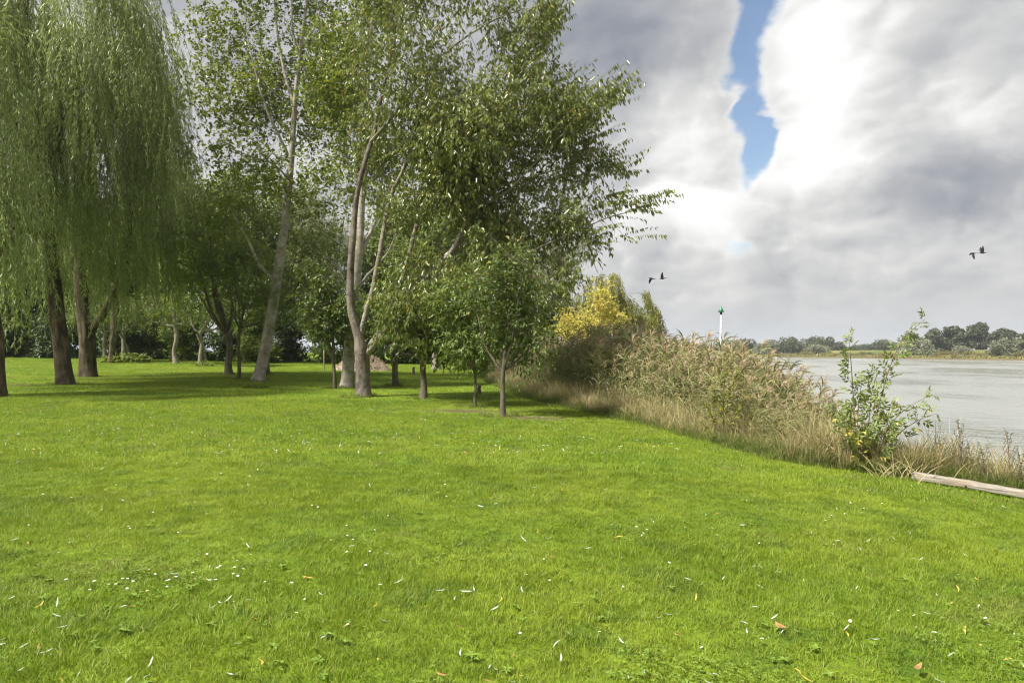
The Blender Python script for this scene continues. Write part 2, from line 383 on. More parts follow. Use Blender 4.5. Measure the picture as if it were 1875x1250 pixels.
c = g.ramp(n1, [(.25, (.09, .075, .058)), (.5, (.27, .24, .205)), (.75, (.46, .425, .375))])
c = g.mix(g.smooth(n2, .5, .7, 0, .6), c, (.30, .23, .165))
out(g, g.node('ShaderNodeBsdfPrincipled', {'Base Color': c, 'Roughness': .85, 'Specular IOR Level': .15, 'Normal': bump(g, n1, .7, .02)}).outputs[0])
m, g = new_mat('river water'); M['water'] = m
pos = g.node('ShaderNodeNewGeometry').outputs['Position']
# the current runs along y, wind ripples lie across it
w1 = g.noise(g.v('MULTIPLY', pos, (.75, .6, 1)), 1.0, 5, .6, distortion=.4); w2 = g.noise(g.v('MULTIPLY', pos, (.05, .03, 1)), 1.0, 5, .65)
w3 = g.noise(g.v('MULTIPLY', pos, (1, 1.2, 1)), 3.0, 3, .5)
hh = g.m('ADD', g.m('MULTIPLY', w1, 1.0), g.m('MULTIPLY', w3, .25))
c = g.mix(w2, (.19, .20, .185), (.29, .30, .28))
rg = g.smooth(w2, .40, .60, .07, .30)
out(g, g.node('ShaderNodeBsdfPrincipled', {'Base Color': c, 'Roughness': rg, 'IOR': 1.33, 'Normal': bump(g, hh, .6, .4)}).outputs[0])
m, g = new_mat('far bank'); M['farland'] = m
pos = g.node('ShaderNodeNewGeometry').outputs['Position']
n1 = g.noise(g.v('MULTIPLY', pos, (.05, .05, .3)), 1.0, 5, .6); n2 = g.noise(pos, .5, 5, .65)
zz = g.node('ShaderNodeSeparateXYZ', {0: pos}).outputs[2]
c = g.mix(g.smooth(n1, .4, .62), (.11, .14, .035), (.20, .19, .06))
c = g.mix(g.smooth(n2, .5, .7, 0, .5), c, (.06, .075, .025))
c = g.mix(g.smooth(zz, -1.2, -1.65), c, (.13, .10, .065))
out(g, g.node('ShaderNodeBsdfPrincipled', {'Base Color': c, 'Roughness': .95, 'Specular IOR Level': .1}).outputs[0])

# ------------------------------------------------------------------ ground, river, far bank
def grid_axis(*segs):
    return np.unique(np.concatenate([np.arange(a, b, s) for a, b, s in segs]))
gx = grid_axis((-900, -100, 50), (-100, -40, 4), (-40, -12, 1), (-12, 16, .35), (16, 30, 1.5))
gy = grid_axis((-30, 0, 2), (0, 26, .35), (26, 75, 1), (75, 160, 5), (160, 900, 40))
X, Y = np.meshgrid(gx, gy)
Zg = gz(X, Y)
nx, ny = len(gx), len(gy)
V = np.stack([X, Y, Zg], -1).reshape(-1, 3)
ii = (np.arange(ny-1)[:, None]*nx+np.arange(nx-1)[None]).ravel()
F = np.stack([ii, ii+1, ii+1+nx, ii+nx], 1)
tag(obj('ground', raw_mesh('ground', V, F, smooth=True), M['ground']), 'grassy lawn sloping to the river bank', kind='structure')

me = raw_mesh('river', [[-400, -600, WATER], [900, -600, WATER], [900, 1500, WATER], [-400, 1500, WATER]], [[0, 1, 2, 3]])
tag(obj('river', me, M['water']), 'wide grey-brown river with wind ripples', kind='structure')

shore = np.array([[420, -600], [330, -120], [262, 60], [193, 257], [174, 329], [157, 398], [127, 510], [95, 660], [40, 900], [-60, 1250]], float)
shore = smooth_poly(shore, 90)
tan = np.gradient(shore, axis=0); tan = unit(tan); nrm = np.stack([tan[:, 1], -tan[:, 0]], 1)
jit = hsh(shore[:, 0]*.31, shore[:, 1]*.23)*1.6
offs = [(-1, -2.6), (.3, -1.75), (2.5, -1.15), (14, -.9), (45, -.7), (88, -.5), (97, 2.3), (102, 2.3), (112, -.4), (300, -.4), (1200, -.4)]
V = np.concatenate([np.c_[shore+nrm*(o+jit[:, None]*(1 if o < 20 else 0)), np.full(len(shore), z)] for o, z in offs])
n = len(shore); ii = (np.arange(len(offs)-1)[:, None]*n+np.arange(n-1)[None]).ravel()
tag(obj('far_bank', raw_mesh('far_bank', V, np.stack([ii, ii+n, ii+n+1, ii+1], 1)), M['farland']), 'low grassy far bank with a dike', kind='structure')
def farz(d_off): return np.interp(d_off, [o for o, z in offs], [z for o, z in offs])

# ------------------------------------------------------------------ scatter of tufts (one object of uncountable stuff each)
def scatter_group():
    ng = bpy.data.node_groups.new('scatter', 'GeometryNodeTree')
    ng.interface.new_socket('Geometry', in_out='INPUT', socket_type='NodeSocketGeometry')
    ng.interface.new_socket('Tufts', in_out='INPUT', socket_type='NodeSocketCollection')
    ng.interface.new_socket('Geometry', in_out='OUTPUT', socket_type='NodeSocketGeometry')
    N = ng.nodes; L = ng.links
    gi = N.new('NodeGroupInput'); go = N.new('NodeGroupOutput')
    ci = N.new('GeometryNodeCollectionInfo'); ci.inputs['Separate Children'].default_value = True; ci.inputs['Reset Children'].default_value = True
    ip = N.new('GeometryNodeInstanceOnPoints'); ip.inputs['Pick Instance'].default_value = True
    L.new(gi.outputs[0], ip.inputs['Points']); L.new(gi.outputs[1], ci.inputs[0]); L.new(ci.outputs[0], ip.inputs['Instance'])
    for an, typ, sk in (('idx', 'INT', 'Instance Index'), ('rot', 'FLOAT_VECTOR', 'Rotation'), ('scl', 'FLOAT_VECTOR', 'Scale')):
        a = N.new('GeometryNodeInputNamedAttribute'); a.data_type = typ; a.inputs[0].default_value = an
        L.new(a.outputs[0], ip.inputs[sk])
    L.new(ip.outputs[0], go.inputs[0])
    return ng
SCATTER = scatter_group()
def scatter(name, label, cat, meshes, pts, rot, scl):
    c = bpy.data.collections.new(name+'_tufts')
    for i, me in enumerate(meshes):
        c.objects.link(bpy.data.objects.new('%s_tuft_%02d' % (name, i), me))
    n = len(pts); me = bpy.data.meshes.new(name)
    me.vertices.add(n); me.vertices.foreach_set('co', np.ascontiguousarray(pts, np.float32).ravel())
    a = me.attributes.new('idx', 'INT', 'POINT'); a.data.foreach_set('value', rng.integers(0, len(meshes), n).astype(np.int32))
    for an, arr in (('rot', rot), ('scl', scl)):
        a = me.attributes.new(an, 'FLOAT_VECTOR', 'POINT'); a.data.foreach_set('vector', np.ascontiguousarray(arr, np.float32).ravel())
    o = obj(name, me); md = o.modifiers.new('scatter', 'NODES'); md.node_group = SCATTER
    for it in SCATTER.interface.items_tree:
        if it.item_type == 'SOCKET' and it.in_out == 'INPUT' and it.name == 'Tufts': md[it.identifier] = c
    return tag(o, label, cat, kind='stuff')

def blades(n, rad, h, w, lean, segs=3, droop=.5, r=rng, tip=.15, comb=0):
    """tapered curved blades growing from a disc: verts, quads, tint"""
    a = r.uniform(0, 6.283, n); rr = rad*np.sqrt(r.uniform(0, 1, n))
    base = np.stack([np.cos(a)*rr, np.sin(a)*rr, np.full(n, -.01)], 1)
    b = r.normal(r.uniform(0, 6.283), comb, n) if comb else r.uniform(0, 6.283, n); ld = np.stack([np.cos(b), np.sin(b), np.zeros(n)], 1)
    side = np.stack([-np.sin(b), np.cos(b), np.zeros(n)], 1)
    tw = r.uniform(-.9, .9, n); side = unit(side*np.cos(tw)[:, None]+ld*np.sin(tw)[:, None])
    H = h*r.uniform(.55, 1.15, n); W = w*r.uniform(.7, 1.3, n); ln = lean*r.uniform(.2, 1.4, n)
    V = []
    for s in range(segs+1):
        t = s/segs
        c = base+np.array([0, 0, 1.])*(H*(t-droop*ln*t*t*.5))[:, None]+ld*(H*ln*t**1.7)[:, None]
        ww = W*(1-(1-tip)*t**1.5)*.5
        V += [c-side*ww[:, None], c+side*ww[:, None]]
    V = np.stack(V, 1); k = 2*(segs+1)
    q = np.array([[2*s, 2*s+1, 2*s+3, 2*s+2] for s in range(segs)])
    F = (np.arange(n)[:, None, None]*k+q[None]).reshape(-1, 4)
    return V.reshape(-1, 3), F, np.repeat(r.uniform(0, 1, n), k)
def tuft_mesh(name, parts):
    me = bpy.data.meshes.new(name); Vs, Fs, Ts, Ms, n = [], [], [], [], 0
    for i, ((V, F, T), mat) in enumerate(parts):
        me.materials.append(mat); Vs.append(V); Fs.append(F+n); Ts.append(T); Ms.append(np.full(len(F), i)); n += len(V)
    V = np.concatenate(Vs).astype(np.float32); F = np.concatenate(Fs).astype(np.int32)
    me.vertices.add(len(V)); me.vertices.foreach_set('co', V.ravel())
    me.loops.add(F.size); me.loops.foreach_set('vertex_index', F.ravel())
    me.polygons.add(len(F)); me.polygons.foreach_set('loop_start', np.arange(0, F.size, 4, dtype=np.int32))
    me.polygons.foreach_set('material_index', np.concatenate(Ms).astype(np.int32))
    a = me.attributes.new('tint', 'FLOAT', 'POINT'); a.data.foreach_set('value', np.concatenate(Ts).astype(np.float32))
    me.update(calc_edges=True); return me
def jgrid(y0, y1, s, xmax=None):
    ys = np.arange(y0, y1, s); xs = np.arange(-80, 30, s)
    X, Y = np.meshgrid(xs, ys); X = X.ravel()+rng.uniform(-.5, .5, X.size)*s; Y = Y.ravel()+rng.uniform(-.5, .5, Y.size)*s
    k = (np.abs(X) < .80*Y+1.2); return X[k], Y[k]
def placed(X, Y, smin, smax, tilt=.0):
    n = len(X); s = rng.uniform(smin, smax, n)
    rot = np.stack([rng.normal(0, tilt, n), rng.normal(0, tilt, n), rng.uniform(0, 6.28, n)], 1)
    return np.stack([X, Y, gz(X, Y)], 1), rot, np.stack([s, s, s*rng.uniform(.8, 1.25, n)], 1)
def on_lawn(X, Y, m=.15): return X < edge_x(Y)+m

# near lawn
near = [tuft_mesh('lawn_tuft', [(blades(90, .13, .050, .0046, .95, comb=.9), M['b_lawn']), (blades(70, .14, .040, .0042, .8), M['b_lawn'])]) for _ in range(9)]
X, Y = jgrid(2.6, 9.5, .125); k = on_lawn(X, Y); X, Y = X[k], Y[k]
hv = .62+.6*np.clip(hsh(X*1.7+3, Y*1.7)*.5+.5, 0, 1)+.25*(rng.uniform(0, 1, len(X)) > .9)
p_, r_, s_ = placed(X, Y, .8, 1.25, .08); s_[:, 2] *= hv
scatter('lawn_grass', 'bright green short lawn grass close to the viewer', 'grass', near, p_, r_, s_)
mid = [tuft_mesh('lawn_tuft_mid', [(blades(120, .24, .058, .0075, .7, 2), M['b_lawn'])]) for _ in range(5)]
X, Y = jgrid(9.3, 21, .24); k = on_lawn(X, Y); p_, r_, s_ = placed(X[k], Y[k], .8, 1.2, .06)
q = np.exp(-(((p_[:, 0]+1.4)/1.8)**2+((p_[:, 1]-18.3)/.85)**2))+np.exp(-(((p_[:, 0]-.5)/1.4)**2+((p_[:, 1]-16.7)/.75)**2))
k = rng.uniform(0, 1, len(p_)) > q*1.15
scatter('lawn_grass', 'short lawn grass in the middle of the lawn', 'grass', mid, p_[k], r_[k], s_[k])
farm = [tuft_mesh('lawn_tuft_far', [(blades(90, .5, .055, .016, .7, 1), M['b_lawn'])]) for _ in range(4)]
X, Y = jgrid(20.8, 58, .5); k = on_lawn(X, Y); p_, r_, s_ = placed(X[k], Y[k], .8, 1.2, .04)
scatter('lawn_grass', 'short lawn grass under and behind the trees', 'grass', farm, p_, r_, s_)

# bank vegetation
def merge(*a):
    n = 0; V, F, T = [], [], []
    for v, f, t in a: V.append(v); F.append(f+n); T.append(t); n += len(v)
    return np.concatenate(V), np.concatenate(F), np.concatenate(T)
def ribbon(pts, w, r, tint, side=None):
    pts = np.asarray(pts); t = unit(np.gradient(pts, axis=0))
    if side is None: side = rvec(1, r)[0]
    s = unit(np.cross(t, side)); w = np.asarray(w)[:, None]
    V = np.stack([pts-s*w*.5, pts+s*w*.5], 1).reshape(-1, 3); n = len(pts)
    F = np.array([[2*i, 2*i+1, 2*i+3, 2*i+2] for i in range(n-1)])
    return V, F, np.full(len(V), tint)
def reed(seed, dry=False):
    r = np.random.default_rng(seed); H = r.uniform(1.75, 2.25); lx = r.uniform(.05, .28)
    stalk_pt = lambda t: np.array([lx*H*t*t, r.normal(0, .004), H*t])
    st = [stalk_pt(t) for t in np.linspace(0, 1, 6)]
    leaf = [ribbon(st, np.linspace(.011, .005, 6), r, r.uniform(.5, 1), (0, 1, 0)), ribbon(st, np.linspace(.011, .005, 6), r, r.uniform(.5, 1), (1, 0, 0))]
    for k in range(14):
        t0 = r.uniform(.22, .95); p = stalk_pt(t0); a = r.uniform(0, 6.28); L = r.uniform(.35, .62)
        d = unit(np.array([math.cos(a)*.7+.25, math.sin(a)*.7, r.uniform(.5, 1.1)])); pts = [p]
        for s in range(4):
            pts.append(pts[-1]+d*L/4); d = unit(d+np.array([.06, 0, -.42*r.uniform(.5, 1.3)]))
        leaf.append(ribbon(pts, [.014, .034, .030, .017, .003], r, r.uniform(0, 1)*(.8 if t0 > .5 else 1.0)))
    pl = []
    for k in range(18):
        t0 = r.uniform(.9, 1.0); p = stalk_pt(t0); a = r.uniform(-1.4, 1.4); L = r.uniform(.13, .30)*(1.6-t0*.6)
        d = unit(np.array([math.cos(a)*.6, math.sin(a)*.6, r.uniform(.5, 1.6)])); pts = [p]
        for s in range(3):
            pts.append(pts[-1]+d*L/3); d = unit(d+np.array([.25, 0, -.35]))
        pl.append(ribbon(pts, [.005, .014, .012, .002], r, r.uniform(0, 1)))
    return tuft_mesh('reed_tuft', [(merge(*leaf), M['b_reed']), (merge(*pl), M['b_plume'])])
reeds = [reed(100+i) for i in range(9)]
def bank_pts(n, y0, y1, f0, f1):
    Y = y0+(y1-y0)*rng.uniform(0, 1, n)**1.25; f = rng.uniform(f0, f1, n)
    X = edge_x(Y)+(shore_x(Y)-edge_x(Y))*f
    return X, Y
X, Y = bank_pts(15000, 11.6, 62, .08, 1.02)
px_ = CX+X/Y*FPX
dist = X-edge_x(Y)
k = (dist > .95+.35*hsh(Y*.9, X*.4)) & (px_ < 1556+18*hsh(X*3, Y*2)) & ~((Y < 14.5) & (px_ > 1470)) & ~((Y < 12.6) & (px_ > 1380))
X, Y = X[k], Y[k]; p_, r_, s_ = placed(X, Y, .78, 1.12, .11); r_[:, 2] = rng.normal(0, .7, len(X))
hmod = (.86+.15*np.clip(hsh(X*.8, Y*.6)+.3, -1, 1.3))*np.interp(X-edge_x(Y), [.6, 2.0], [.55, 1.0]); s_ *= (hmod*np.interp(CX+X/Y*FPX, [1000, 1250, 1350, 1450, 1550], [1.10, 1.06, .92, .62, .38])*np.interp(Y, [20, 30, 60], [1, .74, .70]))[:, None]
scatter('reeds', 'tall brown plumed reeds massed along the river bank', 'reeds', reeds, p_, r_, s_)
dry = [tuft_mesh('dry_tuft', [(blades(42, .22, h, .014, .6, 4, .9), M['b_dry'])]) for h in (.6, .75, .9, 1.05, .65)]
X, Y = bank_pts(3600, 11.3, 60, 0.0, .32)
k = (X-edge_x(Y) > .25) & (X-edge_x(Y) < 2.2); X, Y = X[k], Y[k]
p_, r_, s_ = placed(X, Y, .7, 1.1, .12); s_ *= np.interp(X-edge_x(Y), [.2, 1.2], [.45, 1.0])[:, None]
scatter('dry_grass', 'straw coloured long grass in front of the reeds', 'grass', dry, p_, r_, s_)
gr = [tuft_mesh('verge_tuft', [(blades(60, .2, h, .009, .8, 3, 1.0), M['b_green'])]) for h in (.22, .28, .36, .45)]
X, Y = bank_pts(3000, 10.2, 55, -.03, .16); X2, Y2 = bank_pts(2600, 7.0, 13, .02, .75)
X = np.r_[X, X2]; Y = np.r_[Y, Y2]; k = (X > edge_x(Y)-np.where(Y < 11.6, -.1, .12))
p_, r_, s_ = placed(X[k], Y[k], .55, 1.15, .12); s_ *= np.interp(p_[:, 0]-edge_x(p_[:, 1]), [-.2, .6], [.35, 1.0])[:, None]
scatter('verge_grass', 'rough unmown green grass along the lawn edge', 'grass', gr, p_, r_, s_)
X, Y = bank_pts(900, 7.0, 12.5, .1, .8); p_, r_, s_ = placed(X, Y, .55, .95, .15)
scatter('dry_grass', 'dry tall grass stems behind the timber', 'grass', dry, p_, r_, s_)

# ------------------------------------------------------------------ trees
def colonize(pos, par, att, D, infl, kill, iters, trop=(0, 0, .1)):
    pos = list(map(np.array, pos)); par = list(par); att = np.asarray(att)
    nd = np.full(len(att), 1e9); ni = np.zeros(len(att), int); start = 0; trop = np.asarray(trop); kids = {}
    for it in range(iters):
        if len(att) == 0: break
        new = np.array(pos[start:])
        if len(new):
            for c0 in range(0, len(new), 400):
                dd = np.linalg.norm(att[:, None]-new[None, c0:c0+400], axis=2); j = dd.argmin(1); m_ = dd[np.arange(len(att)), j]
                b = m_ < nd; nd[b] = m_[b]; ni[b] = j[b]+start+c0
        start = len(pos)
        keep = nd > kill; att, nd, ni = att[keep], nd[keep], ni[keep]
        act = nd < infl
        if not act.any(): break
        P_ = np.array(pos); v = unit(att[act]-P_[ni[act]]); acc = np.zeros_like(P_); np.add.at(acc, ni[act], v)
        for i in np.unique(ni[act]):
            dv = acc[i]
            L = np.linalg.norm(dv)
            if L < .2: dv = v[np.where(ni[act] == i)[0][0]]; L = 1
            dv = unit(dv/L+trop+rng.normal(0, .10, 3)); q = pos[i]+dv*D
            ks = kids.setdefault(i, [])
            if any(np.linalg.norm(q-k_) < D*.35 for k_ in ks) or len(ks) >= 3: continue
            ks.append(q); pos.append(q); par.append(i)
    return np.array(pos), np.array(par)

def ellipsoid_pts(blobs, n, clump=0.0):
    """points inside a union of ellipsoids (cx,cy,cz,rx,ry,rz,weight)"""
    b = np.array(blobs, float); w = b[:, 6]*b[:, 3]*b[:, 4]*b[:, 5]; k = rng.choice(len(b), n, p=w/w.sum())
    u = rvec(n)*(rng.uniform(.12, 1, n)**(1/2.4))[:, None]
    return b[k, :3]+u*b[k, 3:6]

def lumpy(blobs, k=6, rs=.50, sh=.74):
    out_ = []
    for b in blobs:
        u = rvec(k)*np.array([1, 1, .9]); m_ = max(1.0, b[6] if len(b) > 6 else 1.0)
        for q in u:
            f = rng.uniform(.75, 1.2)*rs; c = np.array(b[:3])+q*np.array(b[3:6])*sh*rng.uniform(.75, 1.1); out_.append((*c, b[3]*f, b[4]*f, b[5]*f*.85, m_))
        out_.append((*b[:3], b[3]*.55, b[4]*.55, b[5]*.55, m_*.6))
    return out_
def build_tree(name, label, cat, base, stems, blobs, natt, leaf, D=.32, infl=3.2, kill=.6, bark='bark_young', trunk_bark=None,
               sides=10, group=None, trop=(0, 0, .08), limb_min=.035, mats='young', fl=(.09, .045), shoots=2, per=6, sl=.35, hang=.35, up=.25, iters=70, tip=.006, thin=.016, nsite=2000, reach=.9, leaders=0, lumps=7, fine=False):
    """stems: list of (points (x,y,z,r), attach) in world space; the first is the trunk"""
    base = np.asarray(base, float); root = thing(name, label, cat, base, group); blobs = lumpy(blobs, lumps) if lumps else blobs
    pos, par, rad, stem_id, stem_nodes = [], [], [], [], []
    polys = []
    for si, st in enumerate(stems):
        st = np.asarray(st, float)
        L = np.linalg.norm(np.diff(st[:, :3], axis=0), axis=1).sum(); n = max(4, int(L/D)+1)
        q = smooth_poly(st, n); q[1:-1, :3] += rng.normal(0, .008, (n-2, 3)); polys.append(q); ids = []
        for j in range(n):
            if j == 0 and si > 0:
                dd = np.linalg.norm(np.array(pos)-q[0, :3], axis=1); pr = int(dd.argmin())
            else: pr = ids[-1] if j else -1
            pos.append(q[j, :3]); par.append(pr); rad.append(q[j, 3]); ids.append(len(pos)-1); stem_id.append(si)
        stem_nodes.append(ids)
    ns = len(pos)
    att = ellipsoid_pts(blobs, natt)
    pos, par = colonize(pos, par, att, D, infl, kill, iters, trop)
    n = len(pos); r = np.full(n, 0.0); kids = [[] for _ in range(n)]
    for i in range(n):
        if par[i] >= 0: kids[par[i]].append(i)
    order = np.argsort([0]*n)  # parents always precede children
    r2 = np.zeros(n)
    for i in range(n-1, -1, -1):
        if r2[i] == 0: r2[i] = tip**2.3
        if i >= ns and par[i] >= 0: r2[par[i]] += r2[i]*.92
    r = r2**(1/2.3); r[:ns] = rad
    # stems
    for si, q in enumerate(polys):
        mb = MB(); q = q.copy(); k = sides if si == 0 else max(6, sides-3)
        if si == 0:
            zz = q[:, 2]-base[2]; q = smooth_poly(np.asarray(stems[0], float), max(14, int(np.linalg.norm(np.diff(np.asarray(stems[0])[:, :3], axis=0), axis=1).sum()/.16)))
            zz = q[:, 2]-base[2]; q[:, 3] *= 1+.38*np.exp(-np.maximum(zz, 0)/.16)
            q[0, :3] -= (q[1, :3]-q[0, :3])*.9
        mb.tube(q[:, :3]-base, q[:, 3], k, .035, si+len(name))
        obj('trunk' if si == 0 else 'limb', mb.mesh('trunk' if si == 0 else 'limb'), M[trunk_bark or bark] if si == 0 else M[bark], root)
    # grown branches
    tw = MB(); seen = np.zeros(n, bool); seen[:ns] = True
    for i in range(ns, n):
        if seen[i]: continue
        ch = [par[i], i]; seen[i] = True; c = i
        while kids[c]:
            c2 = max(kids[c], key=lambda a: r[a])
            if seen[c2]: break
            ch.append(c2); seen[c2] = True; c = c2
        pts = pos[ch]; rr = np.minimum(r[ch], r[i]*1.05)
        if r[i] > limb_min:
            mb = MB(); mb.tube(pts-base, rr, 6, .03, i); obj('limb', mb.mesh('limb'), M[bark], root)
        else: tw.tube(pts-base, rr, 3 if r[i] < .02 else 5, cap=False)
    # leaves: short leafy shoots, each carried by its own twig from the nearest branch
    att = ellipsoid_pts(blobs, int(nsite*1.5))
    gi = np.where((r < .05) | (np.arange(n) >= ns))[0]; gp = pos[gi]
    near_d = np.empty(len(att)); near_i = np.empty(len(att), int)
    for c0 in range(0, len(att), 500):
        dd = np.linalg.norm(att[c0:c0+500, None]-gp[None], axis=2); near_i[c0:c0+500] = gi[dd.argmin(1)]; near_d[c0:c0+500] = dd.min(1)
    o_ = np.argsort(near_d*rng.uniform(.15, 1.9, len(att)))[:nsite]; att = att[o_]; src = pos[near_i[o_]]
    far_ = np.linalg.norm(att-src, axis=1, keepdims=True); att = src+(att-src)*np.minimum(1, reach/(far_+1e-6))
    midp = (att+src)/2+np.array([0, 0, .06])*np.minimum(far_, 1.5)
    th = np.arange(3)*2.094; off = np.stack([np.cos(th), np.sin(th), th*0], 1)
    rg_ = [src[:, None]+off*tip*.9, midp[:, None]+off*tip*.7, att[:, None]+off*tip*.4]; rg_ = rg_ if fine else rg_[::2]; nr = len(rg_)
    V = np.stack(rg_, 1).reshape(-1, 3)-base
    i9 = (np.arange(len(att))[:, None, None]*3*nr+np.arange(nr-1)[None, :, None]*3+np.arange(3)[None, None]); j9 = i9-np.arange(3)[None, None]+(np.arange(3)[None, None]+1) % 3
    tw.add(V, np.stack([i9, j9, j9+3, i9+3], -1).reshape(-1, 4))
    ns_ = len(att); pd = unit(att-src+rvec(ns_)*.05)
    lead = np.ones(ns_)
    if leaders:
        cen = np.average([b[:3] for b in blobs], axis=0); outr = unit(att-cen); sc_o = (att-cen)@np.array([.85, -.1, .35]); sel = np.argsort(-sc_o*rng.uniform(.6, 1.2, ns_))[:leaders]
        lead[sel] = rng.uniform(1.4, 2.3, len(sel)); pd[sel] = unit(outr[sel]*.7+np.array([.55, -.1, .35]))
    sd = unit(pd*(.8+(lead > 1)*1.2)[:, None]+rvec(ns_)*.55+np.array([0, 0, up])); s0 = att; SL = sl*rng.uniform(.5, 1.35, ns_)*lead; k = per
    if leaders:
        dup_ = np.where(lead > 1)[0]; sd = np.concatenate([sd, sd[dup_]]); s0 = np.concatenate([s0, s0[dup_]+sd[dup_]*.05]); SL = np.concatenate([SL, SL[dup_]]); ns_ = len(SL)
    tt3 = np.array([0, .5, 1.0])
    cpt = s0[:, None]+sd[:, None]*(SL[:, None]*tt3[None])[..., None]; cpt[..., 2] -= SL[:, None]*tt3[None]**2*.18
    V = (cpt[:, :, None]+off[None, None]*(tip*np.array([.5, .4, .2]))[None, :, None, None]).reshape(-1, 3)-base
    i9 = (np.arange(ns_)[:, None, None]*9+np.arange(2)[None, :, None]*3+np.arange(3)[None, None]); j9 = i9-np.arange(3)[None, None]+(np.arange(3)[None, None]+1) % 3
    if fine: tw.add(V, np.stack([i9, j9, j9+3, i9+3], -1).reshape(-1, 4))
    tag(obj('twigs', tw.mesh('twigs'), M['twig'], root), kind='stuff')
    t = (np.arange(k)+.2)/k
    pp = s0[:, None]+sd[:, None]*(SL[:, None]*t[None])[..., None]; pp[..., 2] -= (SL[:, None]*t[None]**2)*.18
    pp = pp.reshape(-1, 3); ax = np.repeat(sd, k, 0)
    lat = unit(np.cross(ax, rvec(len(ax))))
    ax = unit(ax*.45+lat*.75+np.array([0, 0, -hang]))
    nor = unit(rvec(len(ax))*.75+np.array([0, 0, .7]))
    m_ = len(pp); sz = rng.uniform(.45, 1.3, m_)
    tint = np.clip(np.repeat(rng.normal(.45, .16, ns_), k)+rng.normal(0, .14, m_), 0, .93); yl = rng.uniform(0, 1, m_) < .012; tint[yl] = 1.0
    obj('crown', leaf_mesh('crown', pp-base, ax, nor, fl[0]*sz, fl[1]*sz, tint, .22, .12), M[mats], root)
    return root

def pstem(lst, base=None):
    """(px, py, d, r) -> world"""
    return np.array([[*P(a, b, d), r] for a, b, d, r in lst])
def on_ground(px, d):
    x = (px-CX)/FPX*d; return np.array([x, d, float(gz(x, d))])
def pblob(px, py, d, rx, ry, rz, w=1.0):
    p = P(px, py, d); return (*p, rx/FPX*d, rz, ry/FPX*d, w)

# big poplar leaning to the right
d = 30.0; b = on_ground(473, d)
st = [pstem([(473, 697, d, 0.258), (487, 632, d, 0.237), (499, 565, d, 0.228), (508, 500, d, 0.215), (519, 430, d, 0.185), (528, 350, d, 0.144), (535, 270, d-.1, 0.125), (541, 175, d, 0.098), (549, 100, d, 0.082), (560, 15, d, 0.062), (572, -90, d, 0.039), (580, -200, d, 0.023)]),
      pstem([(506, 520, d, 0.086), (488, 500, d-.3, 0.078), (470, 475, d-.6, 0.070), (452, 435, d-.8, 0.055), (425, 390, d-1, 0.031)]),
      pstem([(532, 300, d, 0.070), (512, 250, d-.3, 0.062), (490, 205, d-.6, 0.055), (470, 140, d-.8, 0.039), (452, 60, d-1, 0.023)]),
      pstem([(539, 195, d, 0.078), (520, 130, d+.2, 0.066), (508, 60, d+.3, 0.047), (500, -40, d+.4, 0.031), (495, -140, d, 0.016)]),
      pstem([(548, 105, d, 0.062), (535, 50, d-.3, 0.047), (534, -50, d-.5, 0.023)]),
      pstem([(551, 90, d, 0.062), (580, 40, d-.2, 0.047), (604, -40, d-.4, 0.023)]),
      pstem([(534, 275, d, 0.047), (575, 235, d+.6, 0.039), (620, 190, d+1, 0.023), (655, 150, d+1.2, 0.016)]),
      pstem([(530, 330, d, 0.039), (500, 300, d-1, 0.035), (455, 285, d-1.6, 0.023), (400, 262, d-2, 0.016)])]
st[0][0, 2] = b[2]
build_tree('poplar_tree', 'tall grey barked tree leaning to the right beside the willows', 'tree', b, st,
           [pblob(510, 60, d+1.2, 165, 190, 3.6), pblob(430, 190, d+.3, 95, 110, 3.0), pblob(600, 210, d+.6, 75, 130, 3), pblob(500, -150, d, 150, 130, 3.5), pblob(470, 300, d-.5, 120, 70, 3, .8), pblob(590, 350, d, 70, 60, 2.5, .8), pblob(440, 400, d-1, 60, 45, 1.5, 1.5)],
           2300, None, D=.34, nsite=6000, bark='bark_poplar', mats='poplar', fl=(.175, .115), shoots=2, per=5, sl=.40, sides=20, hang=.3)
# second grey tree behind the cherry
d = 27.0; b = on_ground(636, d)
st = [pstem([(636, 718, d, 0.258), (639, 650, d, 0.232), (645, 580, d, 0.211), (653, 500, d, 0.181), (660, 430, d, 0.140), (663, 360, d, 0.117), (668, 290, d, 0.094), (672, 210, d, 0.078), (676, 110, d, 0.055), (684, 0, d, 0.039), (690, -120, d, 0.023)]),
      pstem([(656, 470, d, 0.094), (672, 440, d+.3, 0.078), (688, 400, d+.6, 0.066), (700, 330, d+.9, 0.055), (704, 240, d+1.1, 0.039), (720, 120, d+1.3, 0.023)]),
      pstem([(648, 545, d, 0.062), (672, 505, d+.5, 0.055), (705, 470, d+1, 0.039), (735, 410, d+1.5, 0.023)]),
      pstem([(664, 340, d, 0.047), (630, 280, d+.5, 0.039), (610, 200, d+.8, 0.023)])]
st[0][0, 2] = b[2]
build_tree('poplar_tree', 'grey straight trunked tree standing directly behind the old cherry', 'tree', b, st,
           [pblob(680, 60, d+1, 110, 200, 3.2), pblob(630, 260, d+1, 75, 120, 2.4), pblob(720, 330, d+1.5, 70, 100, 2.2)],
           1100, None, D=.34, nsite=2700, bark='bark_poplar', mats='poplar', fl=(.165, .105), shoots=2, per=5, sl=.4, sides=20)
